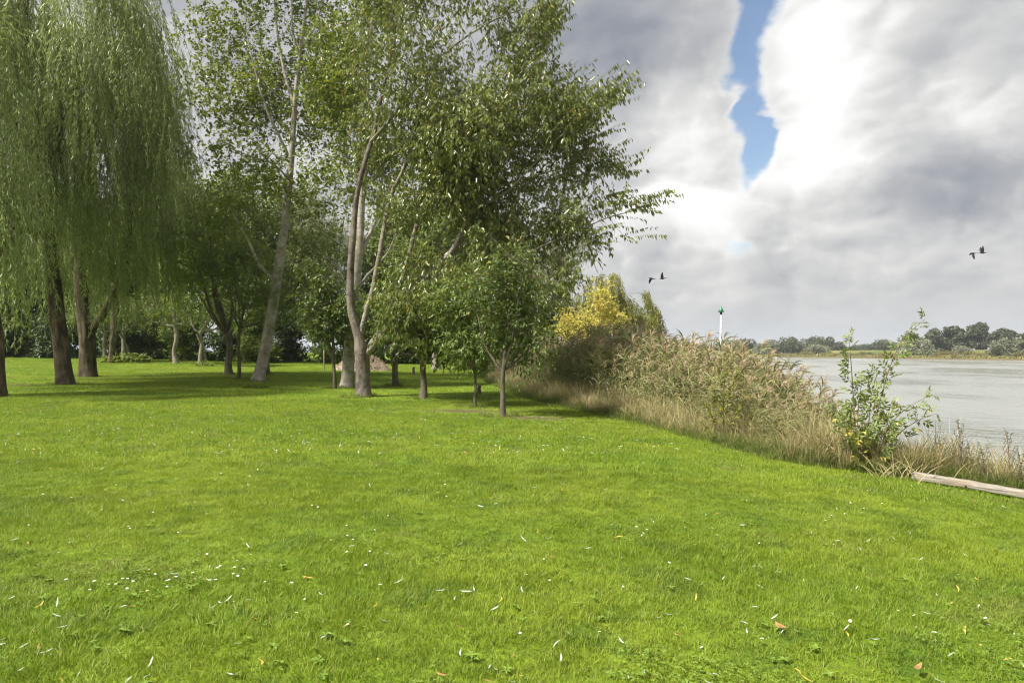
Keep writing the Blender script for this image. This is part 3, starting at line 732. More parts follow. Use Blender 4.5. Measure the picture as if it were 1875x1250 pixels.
# the cherry
d = 22.5; b = on_ground(666, d)
st = [pstem([(666, 733, d, 0.235), (665, 700, d, 0.240), (664, 670, d, 0.238), (662, 642, d, 0.236), (658, 618, d, 0.175), (650, 595, d, 0.140), (643, 565, d, 0.125), (641, 525, d, 0.120), (643, 475, d, 0.112), (648, 412, d, 0.10), (655, 350, d, 0.082), (670, 290, d, 0.074), (684, 245, d, 0.062), (700, 170, d, 0.051), (720, 85, d, 0.043), (745, 0, d, 0.031), (775, -110, d, 0.016)]),
      pstem([(659, 630, d, 0.101), (668, 580, d, 0.090), (684, 525, d-.1, 0.086), (697, 455, d-.2, 0.078), (707, 395, d-.2, 0.074), (722, 345, d-.3, 0.066), (742, 298, d-.3, 0.058), (736, 250, d-.3, 0.039), (737, 200, d-.4, 0.031), (748, 120, d-.5, 0.020)]),
      pstem([(672, 645, d, 0.117), (700, 590, d+.3, 0.101), (728, 530, d+.5, 0.086), (748, 470, d+.6, 0.078), (762, 415, d+.7, 0.066), (782, 355, d+.8, 0.058), (805, 300, d+.9, 0.047), (850, 220, d+1, 0.035), (890, 130, d+1.2, 0.023)]),
      pstem([(672, 650, d, 0.109), (715, 590, d-.5, 0.101), (760, 530, d-.9, 0.094), (795, 498, d-1.1, 0.090), (832, 452, d-1.2, 0.078), (866, 385, d-1.3, 0.066), (900, 330, d-1.4, 0.055), (950, 262, d-1.6, 0.039), (1010, 205, d-1.8, 0.023), (1070, 165, d-1.9, 0.012)]),
      pstem([(788, 503, d-1.1, 0.066), (815, 520, d-1.5, 0.062), (850, 526, d-1.8, 0.055), (885, 512, d-2, 0.047), (925, 485, d-2.1, 0.039), (985, 455, d-2.2, 0.031), (1050, 425, d-2.3, 0.023), (1110, 400, d-2.4, 0.017), (1160, 385, d-2.4, 0.011), (1205, 362, d-2.4, 0.006)]),
      pstem([(678, 262, d, 0.055), (710, 225, d-.3, 0.047), (760, 165, d-.6, 0.039), (820, 95, d-.9, 0.031), (890, 45, d-1.2, 0.023), (960, 15, d-1.4, 0.012)]),
      pstem([(742, 298, d-.3, 0.043), (785, 282, d-.7, 0.035), (850, 275, d-1.1, 0.027), (930, 250, d-1.4, 0.016)]),
      pstem([(722, 345, d-.3, 0.039), (770, 356, d-.6, 0.035), (850, 352, d-1, 0.031), (950, 330, d-1.3, 0.023), (1060, 300, d-1.5, 0.012), (1110, 290, d-1.5, 0.006)]),
      pstem([(866, 385, d-1.3, 0.039), (930, 350, d-1.8, 0.031), (1010, 265, d-2.2, 0.020), (1080, 205, d-2.4, 0.009), (1115, 185, d-2.4, 0.005)]),
      pstem([(832, 452, d-1.2, 0.039), (900, 430, d-.8, 0.031), (970, 415, d-.4, 0.023), (1040, 380, d, 0.016), (1090, 350, d, 0.008)]),
      pstem([(885, 512, d-2, 0.031), (930, 530, d-2.3, 0.023), (985, 540, d-2.5, 0.016), (1030, 560, d-2.6, 0.008)])]
st[0][0, 2] = b[2]
build_tree('cherry_tree', 'old cherry tree with short thick trunk and branches reaching toward the river', 'tree', b, st,
           [pblob(810, 170, d-.3, 170, 200, 3.2), pblob(920, 300, d-1, 140, 140, 3, 1.5), pblob(1010, 225, d-1.6, 95, 85, 1.8, 2.2), pblob(930, 110, d-1, 75, 95, 2.0, 1.6), pblob(760, -60, d, 150, 110, 3),
            pblob(950, 440, d-1.5, 130, 75, 2.4, 1.8), pblob(1050, 385, d-2.2, 75, 55, 1.1, 2), pblob(830, 540, d-2.0, 130, 65, 2), pblob(950, 545, d-2.1, 85, 60, 1.6), pblob(700, 300, d+1.9, 75, 140, 1.5, .6), pblob(810, 390, d-.6, 95, 80, 2.2, 1.3), pblob(760, 480, d-1.2, 70, 60, 1.6, 1.2), pblob(1010, 520, d-2.2, 55, 55, 1.2, 1.8), pblob(760, 600, d-2.2, 70, 35, 1.2), pblob(1150, 378, d-2.4, 52, 20, .5, 4), pblob(1085, 185, d-2.2, 35, 28, .8, 4), pblob(985, 55, d-1.4, 38, 35, .8, 4), pblob(1095, 310, d-1.6, 36, 24, .8, 4), pblob(1110, 435, d-2.2, 40, 22, .6, 3)],
           3600, None, D=.30, kill=.50, nsite=8000, fine=True, leaders=420, lumps=6, bark='bark_cherry', trunk_bark='bark_trunk', mats='cherry', fl=(.165, .066), shoots=2, per=9, sl=.60, hang=1.05, up=.3, sides=24, thin=.0155)

# smaller trees standing on the lawn
def small_tree(px, base_y, d, r, fork_y, crowns, label, name='young_tree', natt=420, mats='young', bark='bark_young', lean=0, fl=(.15, .08), nl=4, shoots=2, per=6, D=.3, twin=False, group='small trees on the lawn', sl=.42, hang=.75, nsite=None):
    b = on_ground(px, d); zf = P(px, fork_y, d)[2]
    h = zf-b[2]; cr = np.array([c[:3] for c in crowns]); top = cr.mean(0)
    f = np.array([b[0]+lean*h, d, zf])
    j = rng.normal(0, .025*h/1.5, (3, 2))
    tr = [[*b, r], [*(b+(f-b)*.33+np.array([*j[0], 0])), r*.92], [*(b+(f-b)*.68+np.array([*j[1], 0])), r*.86], [*f, r*.82], [*(f+(top-f)*.5), r*.55], [*top, r*.3]]
    stems = [np.array(tr)]
    for k in range(nl):
        a = k*6.283/nl+rng.uniform(-.5, .5); c = crowns[k % len(crowns)]
        e = np.array(c[:3])+np.array([math.cos(a)*c[3]*.7, math.sin(a)*c[4]*.7, rng.uniform(-.2, .4)*c[5]])
        m1 = f+(e-f)*.35+np.array([math.cos(a)*c[3]*.15, math.sin(a)*c[4]*.15, -.1*h])
        stems.append(np.array([[*(f+(top-f)*rng.uniform(0, .12)), r*.5], [*m1, r*.38], [*(f+(e-f)*.7), r*.25], [*e, r*.12]]))
    if twin:
        o2 = np.array([.28, .25, 0]); o2[2] = gz(b[0]+.28, d+.25)-b[2]
        stems.append(np.array([[*(b+o2-np.array([0, 0, .06])), r*.8], [*(b+(f-b)*.5+o2*.6), r*.7], [*(f-o2*.6), r*.6]]))
    return build_tree(name, label, 'tree', b, stems, crowns, natt, None, D=D, bark=bark, mats=mats, fl=fl, shoots=shoots, per=per, sides=12, group=group, infl=3.5, sl=sl, hang=hang, kill=.45, nsite=nsite or int(natt*2.7), reach=1.0)

pb = pblob
small_tree(921, 765, 17, .068, 682, [pb(930, 590, 17, 85, 85, 1.2), pb(965, 640, 17, 50, 45, .7), pb(895, 520, 17.2, 65, 60, 1), pb(950, 500, 17.2, 55, 50, .8)], 'slender young tree nearest the reeds with dark flaking trunk base', natt=420, fl=(.12, .058))
small_tree(870, 745, 19.5, .045, 690, [pb(866, 610, 19.5, 60, 75, 1.0), pb(845, 550, 19.5, 50, 50, .9), pb(890, 650, 19.5, 30, 40, .6)], 'thin young tree with greyish foliage behind the slender reed-side tree', natt=320, mats='walnut', fl=(.14, .062))
small_tree(775, 725, 22, .115, 655, [pb(775, 580, 22, 80, 75, 1.4), pb(820, 620, 22, 50, 50, 1), pb(728, 610, 22.3, 45, 45, .9), pb(760, 520, 22.3, 60, 50, 1.2)], 'young tree with dark stout trunk standing right of the old cherry', natt=520, fl=(.14, .07))
small_tree(725, 703, 28, .13, 628, [pb(735, 575, 28, 65, 60, 1.7), pb(700, 605, 28, 45, 30, 1.2)], 'young tree with flared brown trunk seen just behind the old cherry', natt=420)
small_tree(613, 708, 26, .075, 632, [pb(610, 570, 26, 55, 60, 1.4), pb(580, 520, 26, 45, 45, 1.2)], 'slim young tree with curved stem left of the twin grey trunks', natt=420, lean=-.03)
small_tree(438, 690, 31, .085, 608, [pb(450, 520, 31, 105, 75, 2.4), pb(400, 470, 31, 80, 70, 2.2), pb(520, 560, 31, 60, 40, 1.6)], 'upright young tree with candelabra branches left of the leaning grey tree', natt=620, mats='walnut', fl=(.15, .085))
small_tree(419, 683, 34, .19, 625, [pb(370, 440, 34, 85, 90, 2.8), pb(330, 520, 34, 70, 60, 2.2), pb(420, 380, 34, 80, 60, 2.6)], 'forked dark trunked tree behind the candelabra young tree', natt=620, mats='walnut', fl=(.15, .085))
small_tree(489, 680, 35, .15, 622, [pb(560, 500, 35, 70, 85, 2.4), pb(540, 420, 35, 90, 60, 2.4), pb(590, 560, 35, 50, 40, 1.6)], 'dark trunked tree half hidden behind the leaning grey tree', natt=560, fl=(.13, .08))
small_tree(322, 669, 47, .17, 600, [pb(325, 560, 47, 80, 45, 2.6), pb(300, 500, 47, 60, 45, 2.4)], 'small pale trunked tree at the back of the lawn with flat spreading crown', natt=380, mats='hedge', bark='bark_pale', fl=(.16, .09), D=.45)
small_tree(366, 672, 44, .14, 610, [pb(372, 560, 44, 55, 42, 2.2), pb(420, 575, 44, 40, 30, 1.8)], 'twin stemmed pale tree at the back of the lawn', natt=320, mats='hedge', bark='bark_pale', fl=(.15, .09), twin=True, D=.45, lean=.02)
small_tree(192, 669, 50, .15, 612, [pb(190, 565, 50, 60, 45, 2.6)], 'small tree at the back of the lawn between the willow trunk and the fern clump', natt=260, mats='hedge', bark='bark_pale', fl=(.16, .09), D=.5)
small_tree(226, 668, 49, .17, 610, [pb(238, 560, 49, 55, 45, 2.6)], 'pale double trunked tree rising from the fern clump', natt=260, mats='hedge', bark='bark_pale', fl=(.16, .09), twin=True, D=.5)
small_tree(799, 676, 45, .28, 610, [pb(800, 530, 45, 80, 85, 3.6), pb(740, 480, 45, 70, 70, 3), pb(860, 560, 45, 60, 50, 2.8)], 'stout pale trunked tree at the far end of the lawn', natt=560, mats='walnut', bark='bark_pale', fl=(.17, .10), D=.5)
small_tree(866, 672, 47, .26, 618, [pb(890, 560, 47, 75, 55, 3.2), pb(935, 590, 47, 50, 40, 2.4)], 'brown trunked tree beside the reeds at the far end of the lawn', natt=460, mats='young', fl=(.17, .10), D=.5)

# weeping willows
def willow(label, base, trunk, limbs, blobs, natt, nst, lmin, lmax, zmin, fl=(.20, .031), sp_=.074, name='weeping_willow', mats='willow', bark='bark_willow', D=.6, wind=(.04, 0, 0), sides=22, cat='tree', outw=.6):
    base = np.asarray(base, float); root = thing(name, label, cat, base, 'weeping willows')
    stems = [np.asarray(trunk)]+[np.asarray(l) for l in limbs]; pos, par, rad = [], [], []
    for si, s_ in enumerate(stems):
        L = np.linalg.norm(np.diff(s_[:, :3], axis=0), axis=1).sum(); q = smooth_poly(s_, max(5, int(L/.2)))
        mb = MB(); qq = q.copy()
        if si == 0:
            zz = q[:, 2]-base[2]; qq[:, 3] *= 1+.30*np.exp(-np.maximum(zz, 0)/.22); qq[0, :3] -= (q[1, :3]-q[0, :3])*.9
        mb.tube(qq[:, :3]-base, qq[:, 3], sides if si == 0 else 12, .05, si+3); obj('trunk' if si == 0 else 'limb', mb.mesh('trunk' if si == 0 else 'limb'), M[bark], root)
        q = smooth_poly(s_, max(4, int(L/D))); pr = -1
        for j in range(len(q)):
            if j == 0 and si > 0: pr = int(np.linalg.norm(np.array(pos)-q[0, :3], axis=1).argmin())
            pos.append(q[j, :3]); par.append(pr); rad.append(q[j, 3]); pr = len(pos)-1
    ns = len(pos)
    att = ellipsoid_pts(blobs, natt)
    pos, par = colonize(pos, par, att, D, 6, D*1.6, 40, (0, 0, .25))
    n = len(pos); r2 = np.zeros(n)
    for i in range(n-1, -1, -1):
        if r2[i] == 0: r2[i] = .008**2.3
        if i >= ns: r2[par[i]] += r2[i]
    r = r2**(1/2.3); r[:ns] = rad
    tw = MB()
    for i in range(ns, n):
        tw.tube(np.array([pos[par[i]], pos[i]])-base, [min(r[par[i]], r[i]*1.3), r[i]], 4, cap=False)
    # hanging strands
    cand = np.where(np.arange(n) >= ns)[0]; nc = nst//13; cl = rng.integers(0, nc, nst); cp = pos[rng.choice(cand, nc)]+rng.normal(0, .3, (nc, 3)); s0 = cp[cl]+rng.normal(0, .15, (nst, 3))
    cen = np.array([b[:2] for b in blobs]).mean(0)
    ow = np.zeros((nst, 3)); ow[:, :2] = s0[:, :2]-cen; ow = unit(ow+1e-6)
    dirv = unit(ow*outw+rvec(nc)[cl]*.6+rvec(nst)*.25+np.array([0, 0, .3])); L = rng.uniform(lmin, lmax, nc)[cl]*rng.uniform(.7, 1.1, nst)
    K = 12; step = L/K; pts = [s0]
    wv = np.array(wind); sway = rng.normal(0, .05, (nst, 3)); sway[:, 2] = 0
    for k in range(K):
        dirv = unit(dirv*.68+np.array([0, 0, -.42])+wv*.35+sway); pts.append(pts[-1]+dirv*step[:, None])
    pts = np.stack(pts, 1)
    zl = zmin+rng.gamma(2, .7, nst); ok_ = np.cumprod(pts[..., 2] >= zl[:, None], axis=1).astype(bool); ok_[:, 0] = True
    last = ok_.sum(1)-1; idx_ = np.minimum(np.arange(K+1)[None], last[:, None]); pts = pts[np.arange(nst)[:, None], idx_]
    Sv = []; 
    # strand stems as thin three-sided tubes, built at once
    th = np.arange(3)*2.094; off = np.stack([np.cos(th), np.sin(th), th*0], 1)*.0035
    V = (pts[:, ::2, None]-base+off[None, None]).reshape(-1, 3); nn = K//2+1
    i = (np.arange(nst)[:, None, None]*nn*3+np.arange(K//2)[None, :, None]*3+np.arange(3)[None, None]); j = i-np.arange(3)[None, None]+(np.arange(3)[None, None]+1) % 3
    Q = np.stack([i, j, j+3, i+3], -1).reshape(-1, 4)
    tw.add(V, Q)
    tag(obj('twigs', tw.mesh('twigs'), M['wtwig'], root), kind='stuff')
    cnt = np.maximum((L/sp_).astype(int), 6); si = np.repeat(np.arange(nst), cnt)
    u = rng.uniform(.02, 1, len(si))**.85*K; k = np.minimum(u.astype(int), K-1); f = (u-k)[:, None]
    pp = pts[si, k]*(1-f)+pts[si, k+1]*f; tg = unit(pts[si, k+1]-pts[si, k]+np.array([0, 0, -1e-3]))
    ax = unit(tg*.75+rvec(len(si))*.55+np.array([0, 0, -.25])); nor = rvec(len(si))
    sz = rng.uniform(.6, 1.25, len(si))
    tint = np.clip(np.repeat(rng.normal(.45, .17, nc)[cl], cnt)+rng.normal(0, .16, len(si)), 0, 1)
    ok = (pp[:, 2] > gz(pp[:, 0], pp[:, 1])+.15) & (k < last[si])
    pp, ax, nor, sz, tint = pp[ok], ax[ok], nor[ok], sz[ok], tint[ok]
    obj('crown', leaf_mesh('crown', pp-base, ax, nor, fl[0]*sz, fl[1]*sz, tint, .15, .12), M[mats], root)
    return root
d = 26.0; b = on_ground(120, d)
tr = pstem([(120, 704, d, .30), (112, 640, d, .27), (104, 570, d, .255), (96, 500, d, .24), (90, 440, d, .23), (80, 370, d, .20), (70, 300, d, .17), (60, 200, d, .13), (50, 60, d, .10), (45, -80, d, .06)]); tr[0, 2] = b[2]
willow('big weeping willow whose slightly leaning brown trunk stands clear of its curtain', b, tr,
       [pstem([(84, 400, d, .14), (60, 330, d-.6, .12), (40, 260, d-1, .10), (20, 150, d-1.5, .07), (0, 20, d-2, .04)]),
        pstem([(74, 330, d, .13), (110, 230, d-.5, .11), (150, 120, d-1, .08), (190, 0, d-1.3, .05)]),
        pstem([(88, 430, d, .11), (40, 425, d-1.2, .10), (0, 455, d-2.2, .07), (-60, 440, d-3.2, .04)])],
       [pb(90, -10, d-.5, 200, 150, 3.6), pb(0, 180, d-1, 130, 180, 3.5, 1.4), pb(170, 130, d-.5, 90, 150, 3.0, 1.4), pb(40, 360, d-1.6, 60, 80, 1.6, 2.2), pb(185, 290, d, 55, 90, 2, 2.2), pb(110, 330, d-1.6, 50, 60, 1.2, 2), pb(60, 470, d-1.4, 60, 50, 1.4, 1.6)], 400, 2600, 2.2, 7.5, 1.3)
d = 30.5; b = on_ground(161, d)
tr = pstem([(161, 693, d, .36), (160, 640, d, .33), (158, 600, d, .32), (150, 540, d, .27), (145, 480, d, .24), (150, 380, d, .19), (165, 250, d, .14), (185, 100, d, .09), (195, 0, d, .05)]); tr[0, 2] = b[2]
willow('weeping willow with dark thick trunk forking low, behind the leaning willow trunk', b, tr,
       [pstem([(160, 610, d, .2), (182, 585, d, .18), (205, 545, d-.2, .16), (224, 500, d-.3, .15), (232, 465, d-.4, .13), (240, 380, d-.5, .10), (255, 250, d-.6, .07), (265, 130, d-.8, .04)])],
       [pb(185, 180, d, 100, 180, 3.2), pb(228, 220, d-.5, 42, 140, 2.4, 1.5), pb(120, 120, d, 100, 140, 3), pb(180, 400, d+.5, 90, 60, 2.4, 2.0), pb(240, 400, d, 40, 70, 2.0, 2.0)], 320, 1700, 2.0, 6.0, 1.3)
d = 20.0; b = on_ground(-8, d)
tr = pstem([(-8, 727, d, .27), (-12, 640, d, .25), (-25, 500, d, .22), (-40, 350, d, .17), (-60, 150, d, .10), (-70, 0, d, .05)]); tr[0, 2] = b[2]
willow('willow trunk and hanging strands cut by the left picture edge', b, tr, [pstem([(-25, 500, d, .1), (10, 440, d-.6, .08), (35, 400, d-1, .05)])],
       [pb(-60, 60, d, 80, 150, 1.8), pb(-90, 300, d, 80, 130, 2), pb(-10, 380, d-1.2, 36, 80, .8, 3), pb(-5, 200, d-1, 30, 120, .8, 2)], 200, 900, 1.5, 4.5, 1.0)
d = 46.0; b = on_ground(204, d)
tr = pstem([(204, 668, d, .20), (212, 560, d, .19), (232, 430, d, .18), (258, 310, d, .16), (280, 180, d, .12), (296, 50, d, .05)]); tr[0, 2] = b[2]
willow('more distant pale green weeping willow with pointed top against the sky', b, tr, [],
       [pb(270, 190, d, 55, 120, 2.2), pb(300, 90, d, 25, 50, 1.2), pb(240, 120, d, 45, 90, 2)], 190, 560, 2.4, 6.5, 2.5, fl=(.16, .032), sp_=.085, wind=(.0, 0, 0))
d = 62.0; x_ = (1130-CX)/FPX*d; b = np.array([x_, d, float(gz(x_, d))])
tr = pstem([(1130, 680, d, .4), (1130, 620, d, .36), (1128, 570, d, .28), (1122, 530, d, .15)]); tr[0, 2] = b[2]
willow('olive green weeping willow rising behind the reeds at the water', b, tr, [],
       [pb(1115, 545, d, 50, 40, 3), pb(1155, 560, d, 48, 34, 3, 1.3), pb(1185, 590, d, 32, 20, 2.4, 2), pb(1110, 515, d, 36, 22, 2, 1.6)], 320, 1300, 1.2, 3.8, .0, fl=(.26, .055), sp_=.10, mats='farwillow', wind=(.12, 0, 0), D=.5)

# pale willows and other trees behind
def bushy(label, px, base_y_d, blobs, name, mats, natt, fl, bark='bark_young', r=.25, nl=5, D=.7, per=6, shoots=2, sl=.6, hang=.3, group=None, cat='tree', thin=.02, up=.25, nm=5.6):
    d = base_y_d; b = on_ground(px, d); cr = np.array([c[:3] for c in blobs]); top = cr.mean(0)
    stems = [np.array([[*b, r], [*(b+(top-b)*.4), r*.8], [*(b+(top-b)*.75), r*.55], [*(top+np.array([0, 0, blobs[0][5]*.4])), r*.25]])]
    for k in range(nl):
        c = blobs[k % len(blobs)]; a = rng.uniform(0, 6.28); e = np.array(c[:3])+np.array([math.cos(a)*c[3]*.5, math.sin(a)*c[4]*.5, rng.uniform(-.1, .5)*c[5]]); s0 = b+(top-b)*rng.uniform(.25, .6)
        stems.append(np.array([[*s0, r*.5], [*(s0+(e-s0)*.5+np.array([0, 0, -.2])), r*.35], [*e, r*.15]]))
    return build_tree(name, label, cat, b, stems, blobs, natt, None, D=D, infl=6, kill=D*1.6, bark=bark, mats=mats, fl=fl, shoots=shoots, per=per, sl=sl, hang=hang, group=group, sides=10, tip=.009, thin=thin, limb_min=.06, up=up, nsite=int(natt*nm), reach=1.8)
bushy('silvery pale willow showing between the two grey trunks', 600, 58, [pb(600, 420, 58, 60, 85, 4), pb(560, 500, 58, 70, 60, 4), pb(640, 500, 58, 50, 70, 4)], 'white_willow', 'pale', 420, (.26, .07), up=.0, hang=.7)
bushy('silvery pale willow peeking out behind the cherry crown', 1000, 70, [pb(1000, 450, 70, 50, 65, 4), pb(1045, 470, 70, 38, 55, 3.5, 1.6), pb(960, 520, 70, 60, 60, 4), pb(1020, 540, 70, 50, 50, 4)], 'white_willow', 'pale', 420, (.28, .075), up=.0, hang=.7)
bushy('yellow autumn birch glowing behind the reeds', 1075, 45, [pb(1080, 580, 45, 58, 55, 1.9), pb(1098, 535, 45, 30, 36, 1.2), pb(1045, 595, 45, 36, 40, 1.5), pb(1115, 590, 45, 32, 45, 1.4)], 'birch_tree', 'yellow', 420, (.12, .08), nm=5, r=.09, D=.3, sl=.4, bark='bark_pale', thin=.016)
bushy('dark bushy tree between the birch and the lawn trees', 1000, 52, [pb(1000, 570, 52, 40, 50, 2.6), pb(970, 600, 52, 45, 45, 2.6), pb(1015, 610, 52, 30, 30, 2)], 'bushy_tree', 'evergreen', 380, (.22, .12))
back = [(330, 60, 'walnut', [(330, 400, 80, 110), (290, 470, 70, 80)], 'tall green tree filling the gap beside the distant willow'),
        (430, 62, 'hedge', [(440, 400, 80, 80), (470, 500, 90, 70)], 'tall tree behind the leaning grey trunk'),
        (520, 60, 'young', [(520, 450, 70, 90), (500, 540, 70, 60)], 'tall dark tree behind the leaning grey trunk, beside the pale willow'),
        (700, 60, 'young', [(700, 450, 70, 90), (690, 550, 60, 60)], 'tall dark tree behind the old cherry trunk'),
        (820, 62, 'hedge', [(820, 460, 75, 90), (790, 560, 70, 60)], 'tall tree behind the cherry crown'),
        (915, 60, 'young', [(920, 500, 60, 80), (900, 580, 60, 50)], 'tall tree behind the slender reed-side tree'),
        (120, 58, 'hedge', [(120, 480, 90, 90), (60, 540, 90, 80)], 'tall tree seen dimly between the two willow trunks'),
        (10, 56, 'hedge', [(0, 500, 90, 90), (30, 590, 80, 60)], 'tall tree seen under the willow curtain near the picture edge'),
        (230, 62, 'evergreen', [(235, 470, 70, 100), (260, 570, 60, 60)], 'dark evergreen tree behind the fern clump')]
for px, d, mt, bl, lb in back:
    bushy(lb, px, d, [pb(a, c, d, rx*1.25, ry*1.2, 4.5) for a, c, rx, ry in bl], 'woodland_tree', mt, 460, (.36, .20), nm=8, r=.22, sl=.7, D=.8, group='trees behind the lawn', thin=.024)
# hedge shrubs closing the lawn
WHERE = ['at the picture edge behind the cut willow trunk', 'left of the big leaning willow trunk', 'right behind the big leaning willow trunk', 'behind the low forking willow trunk', 'behind the fern clump',
         'between the fern clump and the flat crowned pale tree', 'between the flat crowned and the twin stemmed pale trees', 'behind the forked dark trunked tree', 'behind the foot of the leaning grey tree', 'just right of the leaning grey tree',
         'behind the wooden stake', 'behind the wood chip pile', 'just right of the wood chip pile', 'behind the stout dark young trunk', 'beside the far stout pale trunk', 'behind the slender reed-side tree', 'at the reed end of the hedge']
for k, px in enumerate(range(-28, 980, 62)):
    d = 53+3*hsh(k*1.7, 2.1)*.5+(2 if k % 2 else 0)
    mt = ['hedge', 'hedge', 'evergreen', 'hedge', 'evergreen'][k % 5]
    top = 562+18*hsh(k*2.3, .4)
    bl = [pb(px, (top+655)/2, d, 44, (655-top)/2, 1.8), pb(px+14, 648, d-.4, 40, 16, 1.6)]
    bushy(('dark evergreen hedge shrub ' if mt == 'evergreen' else 'green leafy hedge shrub ')+WHERE[k], px, d, bl, 'hedge_shrub', mt, 270, (.25, .135), r=.06, nl=4, D=.42, sl=.4,
          group='dark shrubs of the back hedge' if mt == 'evergreen' else 'green shrubs of the back hedge', cat='shrub', per=6, thin=.02)

feet = [(o.location.x, o.location.y) for o in list(col.objects) if o.type == 'EMPTY' and o.get('category') == 'tree' and o.location.y < 36]
fx, fy = [], []
for x0, y0 in feet:
    n = 16; a = rng.uniform(0, 6.283, n); rr = rng.uniform(.2, .55, n); fx.append(x0+np.cos(a)*rr); fy.append(y0+np.sin(a)*rr)
p_, r_, s_ = placed(np.concatenate(fx), np.concatenate(fy), .28, .55, .1)
scatter('verge_grass', 'longer grass left standing round the trunk feet', 'grass', gr, p_, r_, s_)

# ------------------------------------------------------------------ far bank trees
def far_tree(name, seed, kind):
    r = np.random.default_rng(seed); root = None
    H = 1.0; mb = MB(); mb.tube([[0, 0, -.02], [0, 0, .3], [.01, 0, .62]], [.022, .017, .007], 6)
    if kind == 'poplar': bl = [(r.uniform(-.30, .30)*(1.05-.55*abs(z_-.45)/.5), r.uniform(-.25, .25), z_, .12, .12, .12) for z_ in np.linspace(.12, .88, 24)]
    elif kind == 'round': bl = [(r.uniform(-.3, .3), r.uniform(-.3, .3), r.uniform(.18, .72), .24, .24, .22) for _ in range(10)]
    else: bl = [(r.uniform(-.5, .5), r.uniform(-.3, .3), r.uniform(.2, .6), .3, .3, .3) for _ in range(8)]
    pts = []
    for b in bl: pts.append(np.array(b[:3])+rvec(170, r)*(r.uniform(.55, 1.05, 170)**.5)[:, None]*np.array(b[3:]))
    pts = np.concatenate(pts); pts = pts[pts[:, 2] > .03]; n = len(pts); s = r.uniform(.05, .10, n)
    tint = np.clip(r.normal(.5, .22, n), 0, 1)
    return mb.mesh('trunk'), leaf_mesh('crown', pts, rvec(n, r), rvec(n, r), s, s*.7, tint)
PROTO = {k: [far_tree(k, 10+i, k) for i in range(3)] for k in ('poplar', 'round', 'bush')}
def far_place(px, d, h, w, kind, mat, label, name, cat, group, i=0):
    x = (px-CX)/FPX*d; y = d
    dd = np.linalg.norm(shore-np.array([x, y]), axis=1); j = dd.argmin(); off = float((np.array([x, y])-shore[j])@nrm[j])
    z = float(farz(off)); tm, cm = PROTO[kind][i % 3]
    root = thing(name, label, cat, (x, y, z-.05), group); root.scale = (w, w, h); root.rotation_euler = (0, 0, rng.uniform(0, 6.28))
    obj('trunk', tm, M['bark_young'], root)
    key = (kind, i % 3, mat)
    if key not in far_cache:
        c2 = cm.copy(); c2.materials.clear(); c2.materials.append(M[mat]); far_cache[key] = c2
    obj('crown', far_cache[key], None, root)
far_cache = {}
def fh(px, top_y, d, z=0): return CAMZ+(HY-top_y)/FPX*d-z
for i, (px, ty, wpx, lb) in enumerate([(1708, 600, 44, 'tall far poplar next to the pale round willows'), (1745, 597, 46, 'tall far poplar standing alone in the row'), (1787, 597, 50, 'widest tall far poplar, third in the row'),
                                        (1842, 600, 58, 'tall far poplar behind the round willow at the picture edge'), (1672, 606, 40, 'far poplar partly hidden by the shrub tip'), (1880, 605, 50, 'far poplar cut by the picture edge')]):
    d = 390; far_place(px, d, fh(px, ty, d), wpx/FPX*d*1.25, 'poplar', 'far', lb, 'poplar_tree', 'tree', 'tall poplars on the far bank', i)
for i, (px, ty, wpx, d, lb) in enumerate([(1665, 615, 34, 330, 'pale round far willow below the shrub tip'), (1698, 616, 30, 325, 'pale far willow with a yellowish side'), (1762, 630, 24, 330, 'small grey far willow between two poplars'),
                                          (1825, 620, 30, 300, 'small pale far willow left of the round one'), (1853, 614, 34, 298, 'round pale far willow before the poplars'), (1880, 616, 34, 296, 'pale far willow at the picture edge'),
                                          (1388, 625, 18, 430, 'small pale far willow beside a larger pale one'), (1406, 621, 26, 425, 'larger pale far willow left of the shrub'), (1497, 627, 36, 400, 'broad pale far willow in the open meadow'), (1346, 634, 18, 440, 'small greenish far willow right of the beacon')]):
    far_place(px, d, fh(px, ty, d, -.6), wpx/FPX*d*1.15, 'round', 'farpale', lb, 'willow_tree', 'tree', 'pale willows on the far bank', i)
for k in range(46):
    px = 1225+k*11.2+rng.uniform(-4, 4); ty = 623+7*hsh(k*1.3, 3)+(-9 if 1410 < px < 1450 else 0)+(4 if px > 1560 else 0); d = 500+rng.uniform(-15, 40)
    far_place(px, d, fh(px, ty, d), rng.uniform(24, 36)/FPX*d*1.1, 'round', 'far', 'dark tree in the continuous row behind the far dike', 'deciduous_tree', 'tree', 'dark trees behind the far dike', k)
for k in range(26):
    px = 1440+k*17.5+rng.uniform(-6, 6); d = float(np.interp(px, [1430, 1600, 1875], [412, 342, 268]))+rng.uniform(4, 60)
    far_place(px, d, rng.uniform(1.6, 3.4), rng.uniform(3, 7), 'bush', 'farbush' if k % 3 else 'far', 'low bush on the meadow of the far bank', 'low_bush', 'bush', 'low bushes on the far bank', k)
